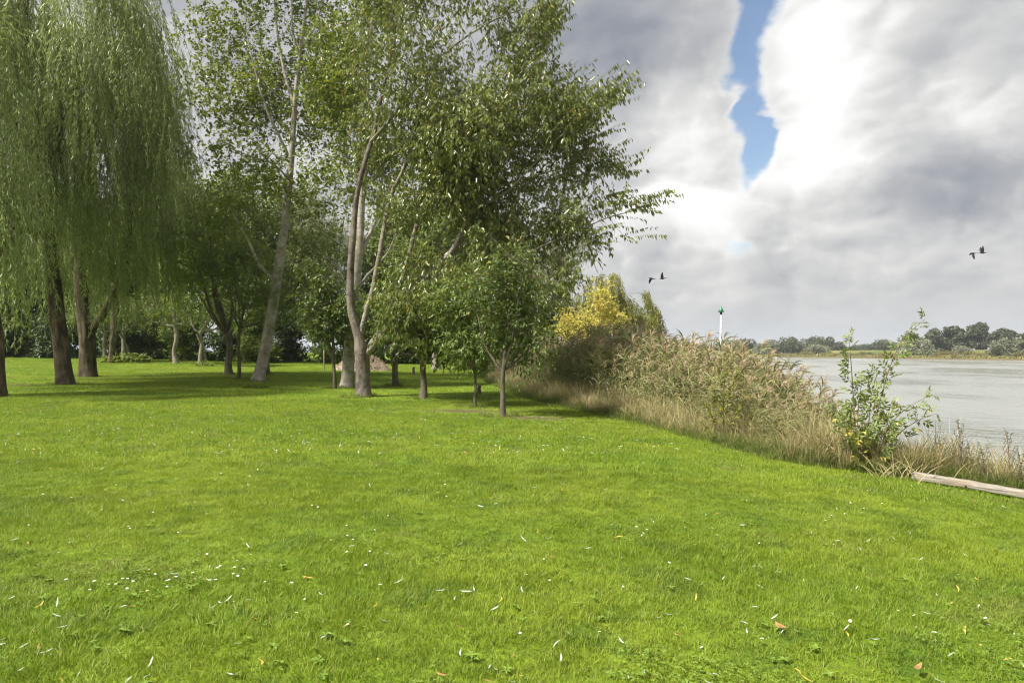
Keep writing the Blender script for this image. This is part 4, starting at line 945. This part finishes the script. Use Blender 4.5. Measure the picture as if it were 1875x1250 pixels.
# reed fringe along the far water line
i0 = np.where((shore[:, 1] > 150) & (shore[:, 1] < 620))[0]; sp_pts = smooth_poly(shore[i0], 900); tt = unit(np.gradient(sp_pts, axis=0)); nn_ = np.stack([tt[:, 1], -tt[:, 0]], 1)
n = 9000; k = rng.integers(0, len(sp_pts), n); o = rng.uniform(1.2, 7, n)
pp = np.c_[sp_pts[k]+nn_[k]*o[:, None]+rng.normal(0, .6, (n, 2)), np.interp(o, [0, 2.5, 14], [-1.7, -1.15, -.9])]
hz = rng.uniform(.8, 1.9, n)*(.75+.35*np.clip(hsh(pp[:, 0]*.2, pp[:, 1]*.15), -1, 1))
me = leaf_mesh('far_reeds', pp, unit(rng.normal(0, .25, (n, 3))+np.array([0, 0, 1.])), rvec(n), hz, np.full(n, .55), np.clip(rng.normal(.5, .25, n), 0, 1), .1, .1)
tag(obj('far_reeds', me, M['farbush']), 'yellow green reed fringe along the far water line', 'reeds', kind='stuff')

# ------------------------------------------------------------------ shrub, sapling and weeds on the bank
def stalk_plant(name, label, cat, base, stems, mat, fl, pinnate=True, spacing=.10, group=None, stem_mat='twig', leaf_start=.15, hang=.2, seed=1, lsz=1.0):
    r = np.random.default_rng(seed); base = np.asarray(base, float); root = thing(name, label, cat, base, group); pos, ax, nor, sz, tint = [], [], [], [], []
    for q in stems:
        q = np.asarray(q, float); L = np.linalg.norm(np.diff(q[:, :3], axis=0), axis=1).sum(); s = smooth_poly(q, max(8, int(L/.07)))
        mb = MB(); mb.tube(s[:, :3]-base, s[:, 3], 6); obj('stem', mb.mesh('stem'), M[stem_mat], root)
        nL = int(L*(1-leaf_start)/spacing)
        for k in range(nL):
            t = leaf_start+(1-leaf_start)*(k+r.uniform(0, .6))/nL; u = t*(len(s)-1); i = min(int(u), len(s)-2); p = s[i, :3]+(s[i+1, :3]-s[i, :3])*(u-i)
            tg = unit(s[i+1, :3]-s[i, :3]); a = r.uniform(0, 6.28)
            lat = unit(np.cross(tg, rvec(1, r)[0])); dr = unit(tg*.55+lat*.9+np.array([0, 0, .1]))
            tb = r.normal(.5, .2); f = (1-.35*t)*lsz
            if pinnate:
                RL = fl[0]*1.5*f; sd = unit(np.cross(dr, rvec(1, r)[0]))
                for m_ in range(5):
                    tt_ = [0.45, 0.45, .8, .8, 1.0][m_]; sg = [1, -1, 1, -1, 0][m_]
                    pos.append(p+dr*RL*tt_); ax.append(unit(dr*.7+sd*sg*.9+np.array([0, 0, -hang]))); nor.append(unit(np.cross(dr, sd)+rvec(1, r)[0]*.3)); sz.append(r.uniform(.75, 1.2)*f); tint.append(tb+r.normal(0, .08))
            else:
                pos.append(p); ax.append(unit(dr+np.array([0, 0, -hang]))); nor.append(unit(rvec(1, r)[0]+np.array([0, 0, 1]))); sz.append(r.uniform(.6, 1.2)*f); tint.append(tb)
    pos = np.array(pos); sz = np.array(sz); tint = np.clip(np.array(tint), 0, .87)
    if mat in ('shrub', 'sapling'): 
        lowm = (pos[:, 2] < base[2]+1.2) & (r.uniform(0, 1, len(pos)) < .10); tint[lowm] = r.uniform(.9, 1, lowm.sum())
    obj('foliage', leaf_mesh('foliage', pos-base, np.array(ax), np.array(nor), fl[0]*sz, fl[1]*sz, tint, .2, .2), M[mat], root)
    return root
d = 11.8; b = on_ground(1592, d)
def S(*pts): 
    q = pstem(list(pts)); return q
bz = HY+(CAMZ-b[2])/d*FPX
st = [S((1575, bz, d, .012), (1568, 800, d, .011), (1562, 720, d, .009), (1558, 660, d-.1, .006), (1553, 612, d-.1, .003)),
      S((1590, bz, d, .013), (1598, 800, d, .012), (1612, 730, d-.1, .010), (1630, 670, d-.2, .008), (1655, 620, d-.3, .006), (1694, 584, d-.4, .003)),
      S((1600, bz, d, .012), (1615, 810, d-.2, .011), (1640, 765, d-.3, .009), (1675, 738, d-.5, .006), (1708, 722, d-.6, .003)),
      S((1600, bz, d, .011), (1620, 830, d-.1, .010), (1650, 790, d-.2, .008), (1690, 765, d-.3, .005), (1716, 757, d-.3, .003)),
      S((1585, bz, d+.1, .011), (1590, 790, d+.1, .009), (1596, 720, d+.2, .007), (1608, 680, d+.2, .004)),
      S((1570, bz, d, .010), (1560, 820, d-.2, .008), (1545, 775, d-.3, .006), (1530, 745, d-.4, .003)),
      S((1585, bz, d-.1, .010), (1580, 820, d-.3, .008), (1590, 770, d-.4, .006), (1605, 730, d-.4, .003)),
      S((1590, bz, d, .010), (1605, 830, d-.3, .008), (1622, 780, d-.4, .006), (1640, 735, d-.4, .003)),
      S((1585, bz, d-.1, .009), (1572, 800, d+.2, .008), (1572, 740, d+.2, .006), (1580, 690, d+.2, .003))]
stalk_plant('elder_shrub', 'leafy shrub with long arching shoots standing before the river', 'shrub', b, st, 'shrub', (.14, .060), True, .055, seed=5)
d = 14.0; b = on_ground(1326, d); bz = HY+(CAMZ-b[2])/d*FPX
st = [S((1326, bz, d, .014), (1324, 780, d, .012), (1326, 710, d, .009), (1330, 645, d, .003))]
for (tx, ty, sy) in ((1295, 690, 750), (1352, 675, 740), (1290, 740, 790), (1365, 725, 790), (1310, 660, 715), (1345, 650, 700), (1375, 755, 800), (1285, 775, 810), (1340, 700, 770), (1308, 720, 770)):
    st.append(S((1325, sy, d, .006), ((1325+tx)/2, (sy+ty)/2+4, d+rng.uniform(-.2, .2), .005), (tx, ty, d+rng.uniform(-.4, .4), .002)))
stalk_plant('sapling', 'olive green sapling growing in the long grass before the reeds', 'sapling', b, st, 'sapling', (.12, .045), False, .018, seed=6, leaf_start=.2)
for k, (px, ty, d, lb, dr_) in enumerate([(1757, 768, 11.2, 'tall dark mugwort weed standing tallest behind the timber', .4), (1846, 788, 10.8, 'mugwort weed near the picture edge behind the timber', -.1), (1722, 800, 11.5, 'thin mugwort weed beside the dry iris leaves', .3),
                                       (1800, 820, 10.9, 'short mugwort weed between the two tall ones', .3), (1868, 830, 10.5, 'short weed cut by the picture edge behind the timber', .1), (1776, 815, 11.3, 'short mugwort weed close beside the tallest weed', .2)]):
    b = on_ground(px, d); bz = HY+(CAMZ-b[2])/d*FPX; st = [S((px, bz, d, .009), (px+2, (bz+ty)/2, d, .006), (px-3, ty, d, .002))]
    for m_ in range(7):
        t = .25+.6*m_/7; y0 = bz+(ty-bz)*t; dx_ = rng.uniform(12, 26)*(1.1-t)*(1 if m_ % 2 else -1); st.append(S((px, y0, d, .004), (px+dx_*.6, y0-16, d, .003), (px+dx_, y0-42*(1.1-t*.5), d+rng.uniform(-.2, .2), .001)))
    stalk_plant('mugwort_plant', lb, 'weed', b, st, 'weed', (.06, .018), False, .022, seed=20+k, leaf_start=.1, hang=.1)
# dry strap leaved clump beside the timber
d = 10.9; b = on_ground(1668, d); r3 = np.random.default_rng(4); parts = []
root = thing('iris_clump', 'clump of dry straw coloured strap leaves at the end of the timber', 'plant', b)
for k in range(60):
    a = r3.uniform(0, 6.28); L = r3.uniform(.3, .62); dv = unit(np.array([math.cos(a)*.6, math.sin(a)*.4, 1.0])); p = np.array([r3.normal(-.1, .30), r3.normal(.12, .12), -.02]); pts = [p]
    for s in range(5): pts.append(pts[-1]+dv*L/5); dv = unit(dv+np.array([math.cos(a)*.1, math.sin(a)*.1, -.14*r3.uniform(.2, 1.6)]))
    parts.append(ribbon(pts, [.009, .011, .011, .010, .007, .002], r3, r3.uniform(.35, 1) if k % 3 else r3.uniform(0, .3)))
obj('foliage', tuft_mesh('foliage', [(merge(*parts), M['b_dry'])]), None, root)
# nettle and fern clumps on the lawn
def low_clump(label, px, d, n, rad, L, mat, name, cat):
    b = on_ground(px, d); root = thing(name, label, cat, b); a = rng.uniform(0, 6.28, n); rr = rad*np.sqrt(rng.uniform(0, 1, n))
    pos = np.stack([np.cos(a)*rr, np.sin(a)*rr*.7, rng.uniform(.02, 1, n)*(L*1.6)*(1-(rr/rad)**2*.7)], 1); ax = unit(np.stack([np.cos(a), np.sin(a), rng.uniform(0, .8, n)], 1)+rvec(n)*.5)
    obj('foliage', leaf_mesh('foliage', pos, ax, unit(rvec(n)*.5+np.array([0, 0, 1.])), rng.uniform(.6, 1.2, n)*L, rng.uniform(.6, 1.2, n)*L*.42, rng.uniform(.2, 1, n), .2, .2), M[mat], root)
low_clump('low nettle clump at the foot of the leaning grey tree', 468, 25.5, 320, .42, .13, 'hedge', 'nettle_clump', 'plant')
low_clump('dark fern clump at the back of the lawn', 230, 47, 420, 1.5, .42, 'hedge', 'fern_clump', 'plant')
low_clump('small weed tuft at the foot of the twin stemmed pale tree', 372, 43, 160, .6, .2, 'hedge', 'weed_tuft', 'plant')
low_clump('broad green weed growth beside the old cherry trunk base', 642, 21.9, 160, .38, .10, 'hedge', 'weed_tuft', 'plant')

# ------------------------------------------------------------------ beacon, timber, wood pile, stake, stumps, birds
d = 80.0; x_ = (1318.5-CX)/FPX*d; zt = CAMZ+(HY-562)/FPX*d
root = thing('river_beacon', 'white pole with green cone topmark standing in the river', 'beacon', (x_, d, WATER-1.2))
H = zt-(WATER-1.2); lean = 3.0/FPX*d
mb = MB(); mb.tube([[-lean*.6, 0, 0], [lean*.15, 0, H*.5], [lean*.6, 0, H-.75]], [.10, .095, .095], 16); obj('pole', mb.mesh('pole'), M['white'], root)
mb = MB(); mb.tube([[lean*.6, 0, H-.86], [lean*.6, 0, H-.60]], [.13, .13], 12); obj('collar', mb.mesh('collar'), M['bird'], root)
mb = MB(); cz = H-.62; mb.tube([[lean*.6, 0, cz], [lean*.6, 0, cz+.03], [lean*.6, 0, cz+.35], [lean*.6, 0, cz+.62], [lean*.6, 0, cz+.76]], [.02, .38, .19, .07, .02], 24); obj('topmark', mb.mesh('topmark', False), M['greenpaint'], root)

A = np.array([6.46, 11.0, 0]); B = np.array([8.4, 8.85, 0]); A[2] = gz(A[0], A[1]); B[2] = gz(B[0], B[1])
root = thing('timber_beam', 'weathered squared timber beam lying at the lawn edge', 'timber', A); root.rotation_euler = (0, -math.asin((B[2]-A[2])/np.linalg.norm(B-A)), math.atan2(B[1]-A[1], B[0]-A[0]))
Lb = np.linalg.norm(B-A); xs = np.linspace(0, Lb, 40); prof = np.array([[-.06, .005], [.06, .005], [.072, .018], [.074, .108], [.06, .122], [-.06, .124], [-.073, .11], [-.072, .018]])
r3 = np.random.default_rng(3); V = []
for i, xx in enumerate(xs):
    jw = 1+.03*math.sin(xx*3+1)+r3.normal(0, .012); pr = prof*np.array([jw, jw])+r3.normal(0, .0025, prof.shape)
    V.append(np.c_[np.full(8, xx), pr[:, 0], pr[:, 1]+.012*math.sin(xx*1.3)+.015])
V = np.concatenate(V); k = 8; Q = [[i*k+j, i*k+(j+1) % k, (i+1)*k+(j+1) % k, (i+1)*k+j] for i in range(len(xs)-1) for j in range(k)]+[[0, 7, 6, 1], [1, 6, 5, 2], [2, 5, 4, 3]]+[[(len(xs)-1)*k+c for c in q] for q in ([0, 1, 6, 7], [1, 2, 5, 6], [2, 3, 4, 5])]
obj('beam', raw_mesh('beam', V, Q), M['timber'], root)
for xx in (.75, 1.85):
    mb = MB(); mb.tube([[xx, -.070, .068], [xx, -.084, .068]], [.014, .014], 8); obj('bolt', mb.mesh('bolt'), M['bird'], root)

# wood chip pile
d = 42.0; b = on_ground(663, d); root = thing('wood_chip_pile', 'heap of pale wood chips behind the twin grey trunks', 'wood pile', b)
th = np.linspace(0, 6.283, 37)[:-1]; V = [[0, 0, 1.02]]; F4 = []
rings = [(.3, .92), (.62, .62), (.86, .28), (1.0, -.05)]
for q, (rr, zz) in enumerate(rings): V += [[math.cos(t)*rr*1.7*(1+.08*math.sin(t*3+q)), math.sin(t)*rr*1.3, zz*(1+.06*math.sin(t*5+q*2))] for t in th]
for q in range(3): F4 += [[1+q*36+i, 1+(q+1)*36+i, 1+(q+1)*36+(i+1) % 36, 1+q*36+(i+1) % 36] for i in range(36)]
F4 += [[0, 1+i, 1+i+1, 1+(i+2) % 36] for i in range(0, 36, 2)]
obj('heap', raw_mesh('heap', V, F4, smooth=True), M['chips'], root)
n = 2600; a = rng.uniform(0, 6.283, n); rr = np.sqrt(rng.uniform(0, 1, n)); zc = np.interp(rr, [0, .3, .62, .86, 1], [1.02, .92, .62, .28, 0])
pp = np.stack([np.cos(a)*rr*1.7, np.sin(a)*rr*1.3, zc+.01], 1)
tag(obj('chips', leaf_mesh('chips', pp, rvec(n), unit(rvec(n)+np.array([0, 0, 1.])), rng.uniform(.08, .2, n), rng.uniform(.03, .07, n), rng.uniform(0, 1, n), .1, 0), plain('loose chips', (.42, .34, .26), .85, .2, 25, (.26, .20, .145)), root), kind='stuff')
d = 40.0; b = on_ground(593, d); root = thing('wooden_stake', 'thin wooden stake upright on the lawn left of the chip pile', 'stake', b)
mb = MB(); mb.tube([[0, 0, -.1], [.01, 0, .7], [0, 0, 1.38]], [.04, .038, .036], 8); obj('post', mb.mesh('post'), M['stake'], root)
mb = MB(); mb.tube([[0, 0, 1.38], [0, 0, 1.42]], [.036, .02], 8); obj('tip', mb.mesh('tip'), M['stake'], root)
for (px, d, h, r_, lb) in [(757, 37, .42, .075, 'small cut stump post on the lawn behind the stout young tree'), (877, 24, .30, .07, 'short gnarled stump between the two thin young trees')]:
    b = on_ground(px, d); root = thing('tree_stump', lb, 'stump', b)
    mb = MB(); mb.tube([[0, 0, -.05], [.01, 0, h*.3], [.0, .01, h*.7], [.03, 0, h]], [r_*1.5, r_, r_*.9, r_*.8], 10, .08, 5); obj('stub', mb.mesh('stub'), M['bark_young'], root)
    mb = MB(); mb.tube([[.03, 0, h-.005], [.03, 0, h+.012]], [r_*.72, r_*.68], 10); obj('cut_face', mb.mesh('cut_face'), M['stake'], root)

def bird(px, py, d, label, wing_up, yaw, pitch, size=.29, s1=1.0, s2=1.0):
    p = P(px, py, d); V, Q = [], []
    mb = MB(); Lb = size
    mb.tube([[Lb*.58, 0, .0], [Lb*.50, 0, .005], [Lb*.40, 0, .015], [Lb*.28, 0, .01], [0, 0, 0], [-Lb*.25, 0, .0], [-Lb*.42, 0, .005], [-Lb*.75, 0, .01]], [.003, .012, .026, .030, .048, .036, .02, .006], 10)
    # tail fan
    mb.add([[-Lb*.35, -.015, .006], [-Lb*.35, .015, .006], [-Lb*.95, .06, .012], [-Lb*.95, -.06, .012], [-Lb*.35, -.015, .0], [-Lb*.35, .015, .0], [-Lb*.95, .06, .006], [-Lb*.95, -.06, .006]], [[0, 1, 2, 3], [7, 6, 5, 4], [0, 3, 7, 4], [1, 5, 6, 2], [3, 2, 6, 7]])
    for sgn, up, ss in ((1, wing_up[0], s1), (-1, wing_up[1], s2)):
        span = [0, .3, .62, 1.0]; le = [.22, .30, .24, -.02]; te = [-.18, -.20, -.18, -.14]; W = []
        for sN, l, t in zip(span, le, te):
            a = up*(.75+.35*sN); yy = sgn*math.cos(a)*sN*size*1.15*ss; zz = math.sin(a)*sN*size*1.15*ss
            W += [[l*size, yy, zz+.012], [t*size, yy, zz+.012], [l*size, yy, zz+.002], [t*size, yy, zz+.002]]
        Qw = []
        for i in range(3):
            a_, b_ = i*4, i*4+4; Qw += [[a_, a_+1, b_+1, b_], [a_+2, b_+2, b_+3, a_+3], [a_, b_, b_+2, a_+2], [a_+1, a_+3, b_+3, b_+1]]
        Qw.append([12, 13, 15, 14]); mb.add(W, Qw)
    o = obj('bird', mb.mesh('bird'), M['bird'], loc=p); o.rotation_euler = (0, pitch, yaw)
    tag(o, label, 'bird', 'birds flying over the reeds and river')
bird(1193, 510, 36, 'small dark bird with lowered wings flying over the reeds, ahead of its companion', (-.25, -.75), R(195), R(-8))
bird(1213, 510, 36, 'dark bird with raised wings flying over the reeds, behind its companion', (1.15, .8), R(172), R(6))
bird(1781, 464, 36, 'small dark bird with drooping wing over the river, ahead of its companion', (-1.25, -.15), R(175), R(4))
bird(1799, 463, 36, 'dark bird with wings held high over the river, behind its companion', (1.35, 1.0), R(176), R(4), .31)

# ------------------------------------------------------------------ daisies, fallen leaves, clover
def daisy_meshes():
    mb = MB(); k = 16; V = []; Q = []
    for i in range(k):
        a = i*6.283/k; w = .16
        V += [[math.cos(a-w)*.003, math.sin(a-w)*.003, 0], [math.cos(a-w*.9)*.0115, math.sin(a-w*.9)*.0115, .0015], [math.cos(a+w*.9)*.0115, math.sin(a+w*.9)*.0115, .0015], [math.cos(a+w)*.003, math.sin(a+w)*.003, 0]]
        Q.append([4*i, 4*i+1, 4*i+2, 4*i+3])
    mb.add(V, Q); pet = mb.mesh('petals', False)
    mb = MB(); mb.tube([[0, 0, -.001], [0, 0, .002], [0, 0, .0038]], [.0034, .0032, .0012], 8); dis = mb.mesh('disc')
    mb = MB(); mb.tube([[0, 0, -.06], [.002, 0, -.03], [0, 0, 0]], [.0011, .001, .0009], 4); stem = mb.mesh('stem')
    pet.materials.append(M['petal']); dis.materials.append(M['disc']); stem.materials.append(M['clover'])
    return pet, dis, stem
PET, DIS, STE = daisy_meshes()
dl = []
clusters = [(210, 1060, 14), (320, 1055, 22), (400, 1045, 14), (90, 960, 10), (300, 950, 10), (520, 860, 12), (800, 890, 14), (1210, 950, 14), (1540, 930, 14), (700, 1000, 10), (120, 900, 12), (600, 930, 10), (1350, 880, 10), (1700, 920, 10), (990, 830, 10)]
for cx, cy, n in clusters:
    for _ in range(int(n*.7)): dl.append((cx+rng.normal(0, 55), cy+rng.normal(0, 14)))
for _ in range(70): dl.append((rng.uniform(0, 1870), 770+rng.uniform(0, 1)**1.4*430))
cnt_d = 0
for px, py in dl:
    y = 3.5
    for it in range(12):
        x = (px-CX)/FPX*y; y = (CAMZ-float(gz(x, y))-.05)/max(py-HY, 20)*FPX
        y = min(max(y, 2), 40)
    x = (px-CX)/FPX*y
    if not (x < edge_x(y)-.1 and y < 18): continue
    z = float(gz(x, y))+.036+rng.uniform(0, .016); s = rng.uniform(.6, .95)
    root = thing('daisy', 'small white daisy in the lawn', 'daisy', (x, y, z), 'daisies in the lawn'); root.scale = (s, s, s); root.rotation_euler = (rng.normal(.15, .2), rng.normal(0, .2), rng.uniform(0, 6))
    obj('petals', PET, None, root); obj('disc', DIS, None, root); obj('stem', STE, None, root); cnt_d += 1
def fallen(L, W, seed):
    r = np.random.default_rng(seed); n = 6; V = []; cu = r.uniform(-.5, .9); tw = r.uniform(-.6, .6); sd = r.uniform(-.25, .25)
    for i in range(n):
        t = i/(n-1); w = W*math.sin(math.pi*min(max(t, .03), .97))**.8; z = cu*L*.5*(t-.5)**2; a = tw*(t-.5)
        c = np.array([L*(t-.5), sd*L*math.sin(t*3), z]); s = np.array([0, math.cos(a), math.sin(a)])
        V += [c-s*w*.5, c+s*w*.5]
    return raw_mesh('fallen_leaf', V, [[2*i, 2*i+1, 2*i+3, 2*i+2] for i in range(n-1)], smooth=True)
FM = {m_: [fallen(L, W, 50+i+q*9) for i, (L, W) in enumerate([(.085, .013), (.075, .012), (.095, .015), (.06, .012)])] for q, m_ in enumerate(('fl_silver', 'fl_yellow', 'fl_brown'))}
BIG = fallen(.085, .035, 77)
for m_, ms in FM.items():
    for me in ms: me.materials.append(M[m_])
BIG.materials.append(M['fl_brown'])
LB = {'fl_silver': ('silvery fallen willow leaf lying in the lawn', 'silvery fallen willow leaves'), 'fl_yellow': ('yellow fallen leaf lying in the lawn', 'yellow fallen leaves'), 'fl_brown': ('brown fallen leaf lying in the lawn', 'brown fallen leaves')}
def lawn_point(py_lo, py_hi, pw=1.0):
    px = rng.uniform(-10, 1885); py = py_lo+(py_hi-py_lo)*rng.uniform(0, 1)**pw; y = 4.
    for it in range(10): x = (px-CX)/FPX*y; y = min(max((CAMZ-float(gz(x, y))-.04)/(py-HY)*FPX, 2), 40)
    return (px-CX)/FPX*y, y
for k in range(285):
    x, y = lawn_point(800, 1250, 1.0)
    if x > edge_x(y)-.1: continue
    q = rng.uniform(); m_ = 'fl_silver' if q < .74 else ('fl_yellow' if q < .92 else 'fl_brown')
    o = obj('fallen_leaf', FM[m_][k % 4], loc=(x, y, float(gz(x, y))+rng.uniform(.024, .048))); s = rng.uniform(.55, 1.0); o.scale = (s, s, s)
    o.rotation_euler = (rng.normal(0, .35), rng.normal(0, .3), rng.uniform(0, 6.28)); tag(o, LB[m_][0], 'leaf', LB[m_][1])
for px, py, lb in [(1730, 1002, 'broad reddish brown fallen leaf on the right part of the lawn'), (1430, 1145, 'orange fallen leaf low in the right part of the lawn'), (1685, 1222, 'orange fallen leaf at the bottom edge of the picture'), (853, 828, 'brown fallen leaf far out in the middle of the lawn')]:
    y = 4.
    for it in range(10): x = (px-CX)/FPX*y; y = (CAMZ-float(gz(x, y))-.05)/(py-HY)*FPX
    o = obj('fallen_leaf', BIG, loc=(x, y, float(gz(x, y))+.055)); o.rotation_euler = (.25, .1, rng.uniform(0, 6)); tag(o, lb, 'leaf', 'large fallen leaves')
# the uncountable rest of the leaf litter, farther out
n = 900; q = np.array([lawn_point(715, 830, .8) for _ in range(n)]); k = (q[:, 0] < edge_x(q[:, 1])-.1); q = q[k]; n = len(q)
for m_, sel in (('fl_silver', slice(0, int(n*.7))), ('fl_yellow', slice(int(n*.7), n))):
    qq = q[sel]; nn = len(qq); pp = np.c_[qq, gz(qq[:, 0], qq[:, 1])+.045]; ax = rvec(nn); ax[:, 2] *= .25
    tag(obj('leaf_litter', leaf_mesh('leaf_litter', pp, ax, unit(rvec(nn)*.4+np.array([0, 0, 1.])), np.full(nn, .09), np.full(nn, .018), rng.uniform(0, 1, nn)), M[m_]),
        'pale fallen leaves strewn over the far lawn' if m_ == 'fl_silver' else 'yellow fallen leaves strewn over the far lawn', 'leaf litter', kind='stuff')
# clover and plantain leaves between the grass
n = 5200; q = np.array([lawn_point(860, 1250, .8) for _ in range(n)]); cl = hsh(q[:, 0]*1.9, q[:, 1]*2.3); q = q[(cl > .70) & (q[:, 0] < edge_x(q[:, 1])-.1)]; n = len(q)
q = np.repeat(q, 3, 0); a = np.tile([0, 2.1, 4.2], n)+np.repeat(rng.uniform(0, 6, n), 3); pp = np.c_[q, gz(q[:, 0], q[:, 1])+np.repeat(rng.uniform(.03, .06, n), 3)]
ax = np.stack([np.cos(a), np.sin(a), rng.uniform(-.1, .35, len(a))], 1)
tag(obj('clover', leaf_mesh('clover', pp, ax, unit(rvec(len(a))*.25+np.array([0, 0, 1.])), np.repeat(rng.uniform(.010, .020, n), 3), np.repeat(rng.uniform(.009, .017, n), 3), rng.uniform(0, 1, len(a))), M['clover']),
    'patches of clover among the lawn grass', 'clover', kind='stuff')

n = 150; q = np.array([lawn_point(820, 1250, .8) for _ in range(n)]); q = q[q[:, 0] < edge_x(q[:, 1])-.2]; n = len(q); m_ = 7
q = np.repeat(q, m_, 0); a = np.tile(np.arange(m_)*6.283/m_, n)+np.repeat(rng.uniform(0, 6, n), m_)+rng.normal(0, .2, n*m_); sz = np.repeat(rng.uniform(.022, .045, n), m_)*rng.uniform(.7, 1.2, n*m_)
pp = np.c_[q, gz(q[:, 0], q[:, 1])+.022]; ax = np.stack([np.cos(a), np.sin(a), rng.uniform(.15, .75, len(a))], 1)
tag(obj('lawn_weeds', leaf_mesh('lawn_weeds', pp, ax, unit(rvec(len(a))*.2+np.array([0, 0, 1.])), sz, sz*.42, rng.uniform(0, 1, len(a)), .15, .25), M['clover']),
    'broad leaved weed rosettes low in the lawn grass', 'weeds', kind='stuff')

# ------------------------------------------------------------------ light autumn haze over the river plain
m, g = new_mat('haze')
pv = g.node('ShaderNodeVolumePrincipled', {'Color': (.86, .90, .96), 'Density': HAZE, 'Anisotropy': .2})
g.l.new(pv.outputs[0], g.node('ShaderNodeOutputMaterial').inputs['Volume'])
bb = np.array([c[:] for o in col.objects if o.get('kind') == 'structure' for c in o.bound_box]); lo, hi = bb.min(0)-20, bb.max(0)+20; lo[2], hi[2] = -4.0, 30.0
mb = MB(); mb.box((lo+hi)/2, (hi-lo)/2); tag(obj('haze', mb.mesh('haze', False), m), 'thin haze over the river plain', kind='stuff')
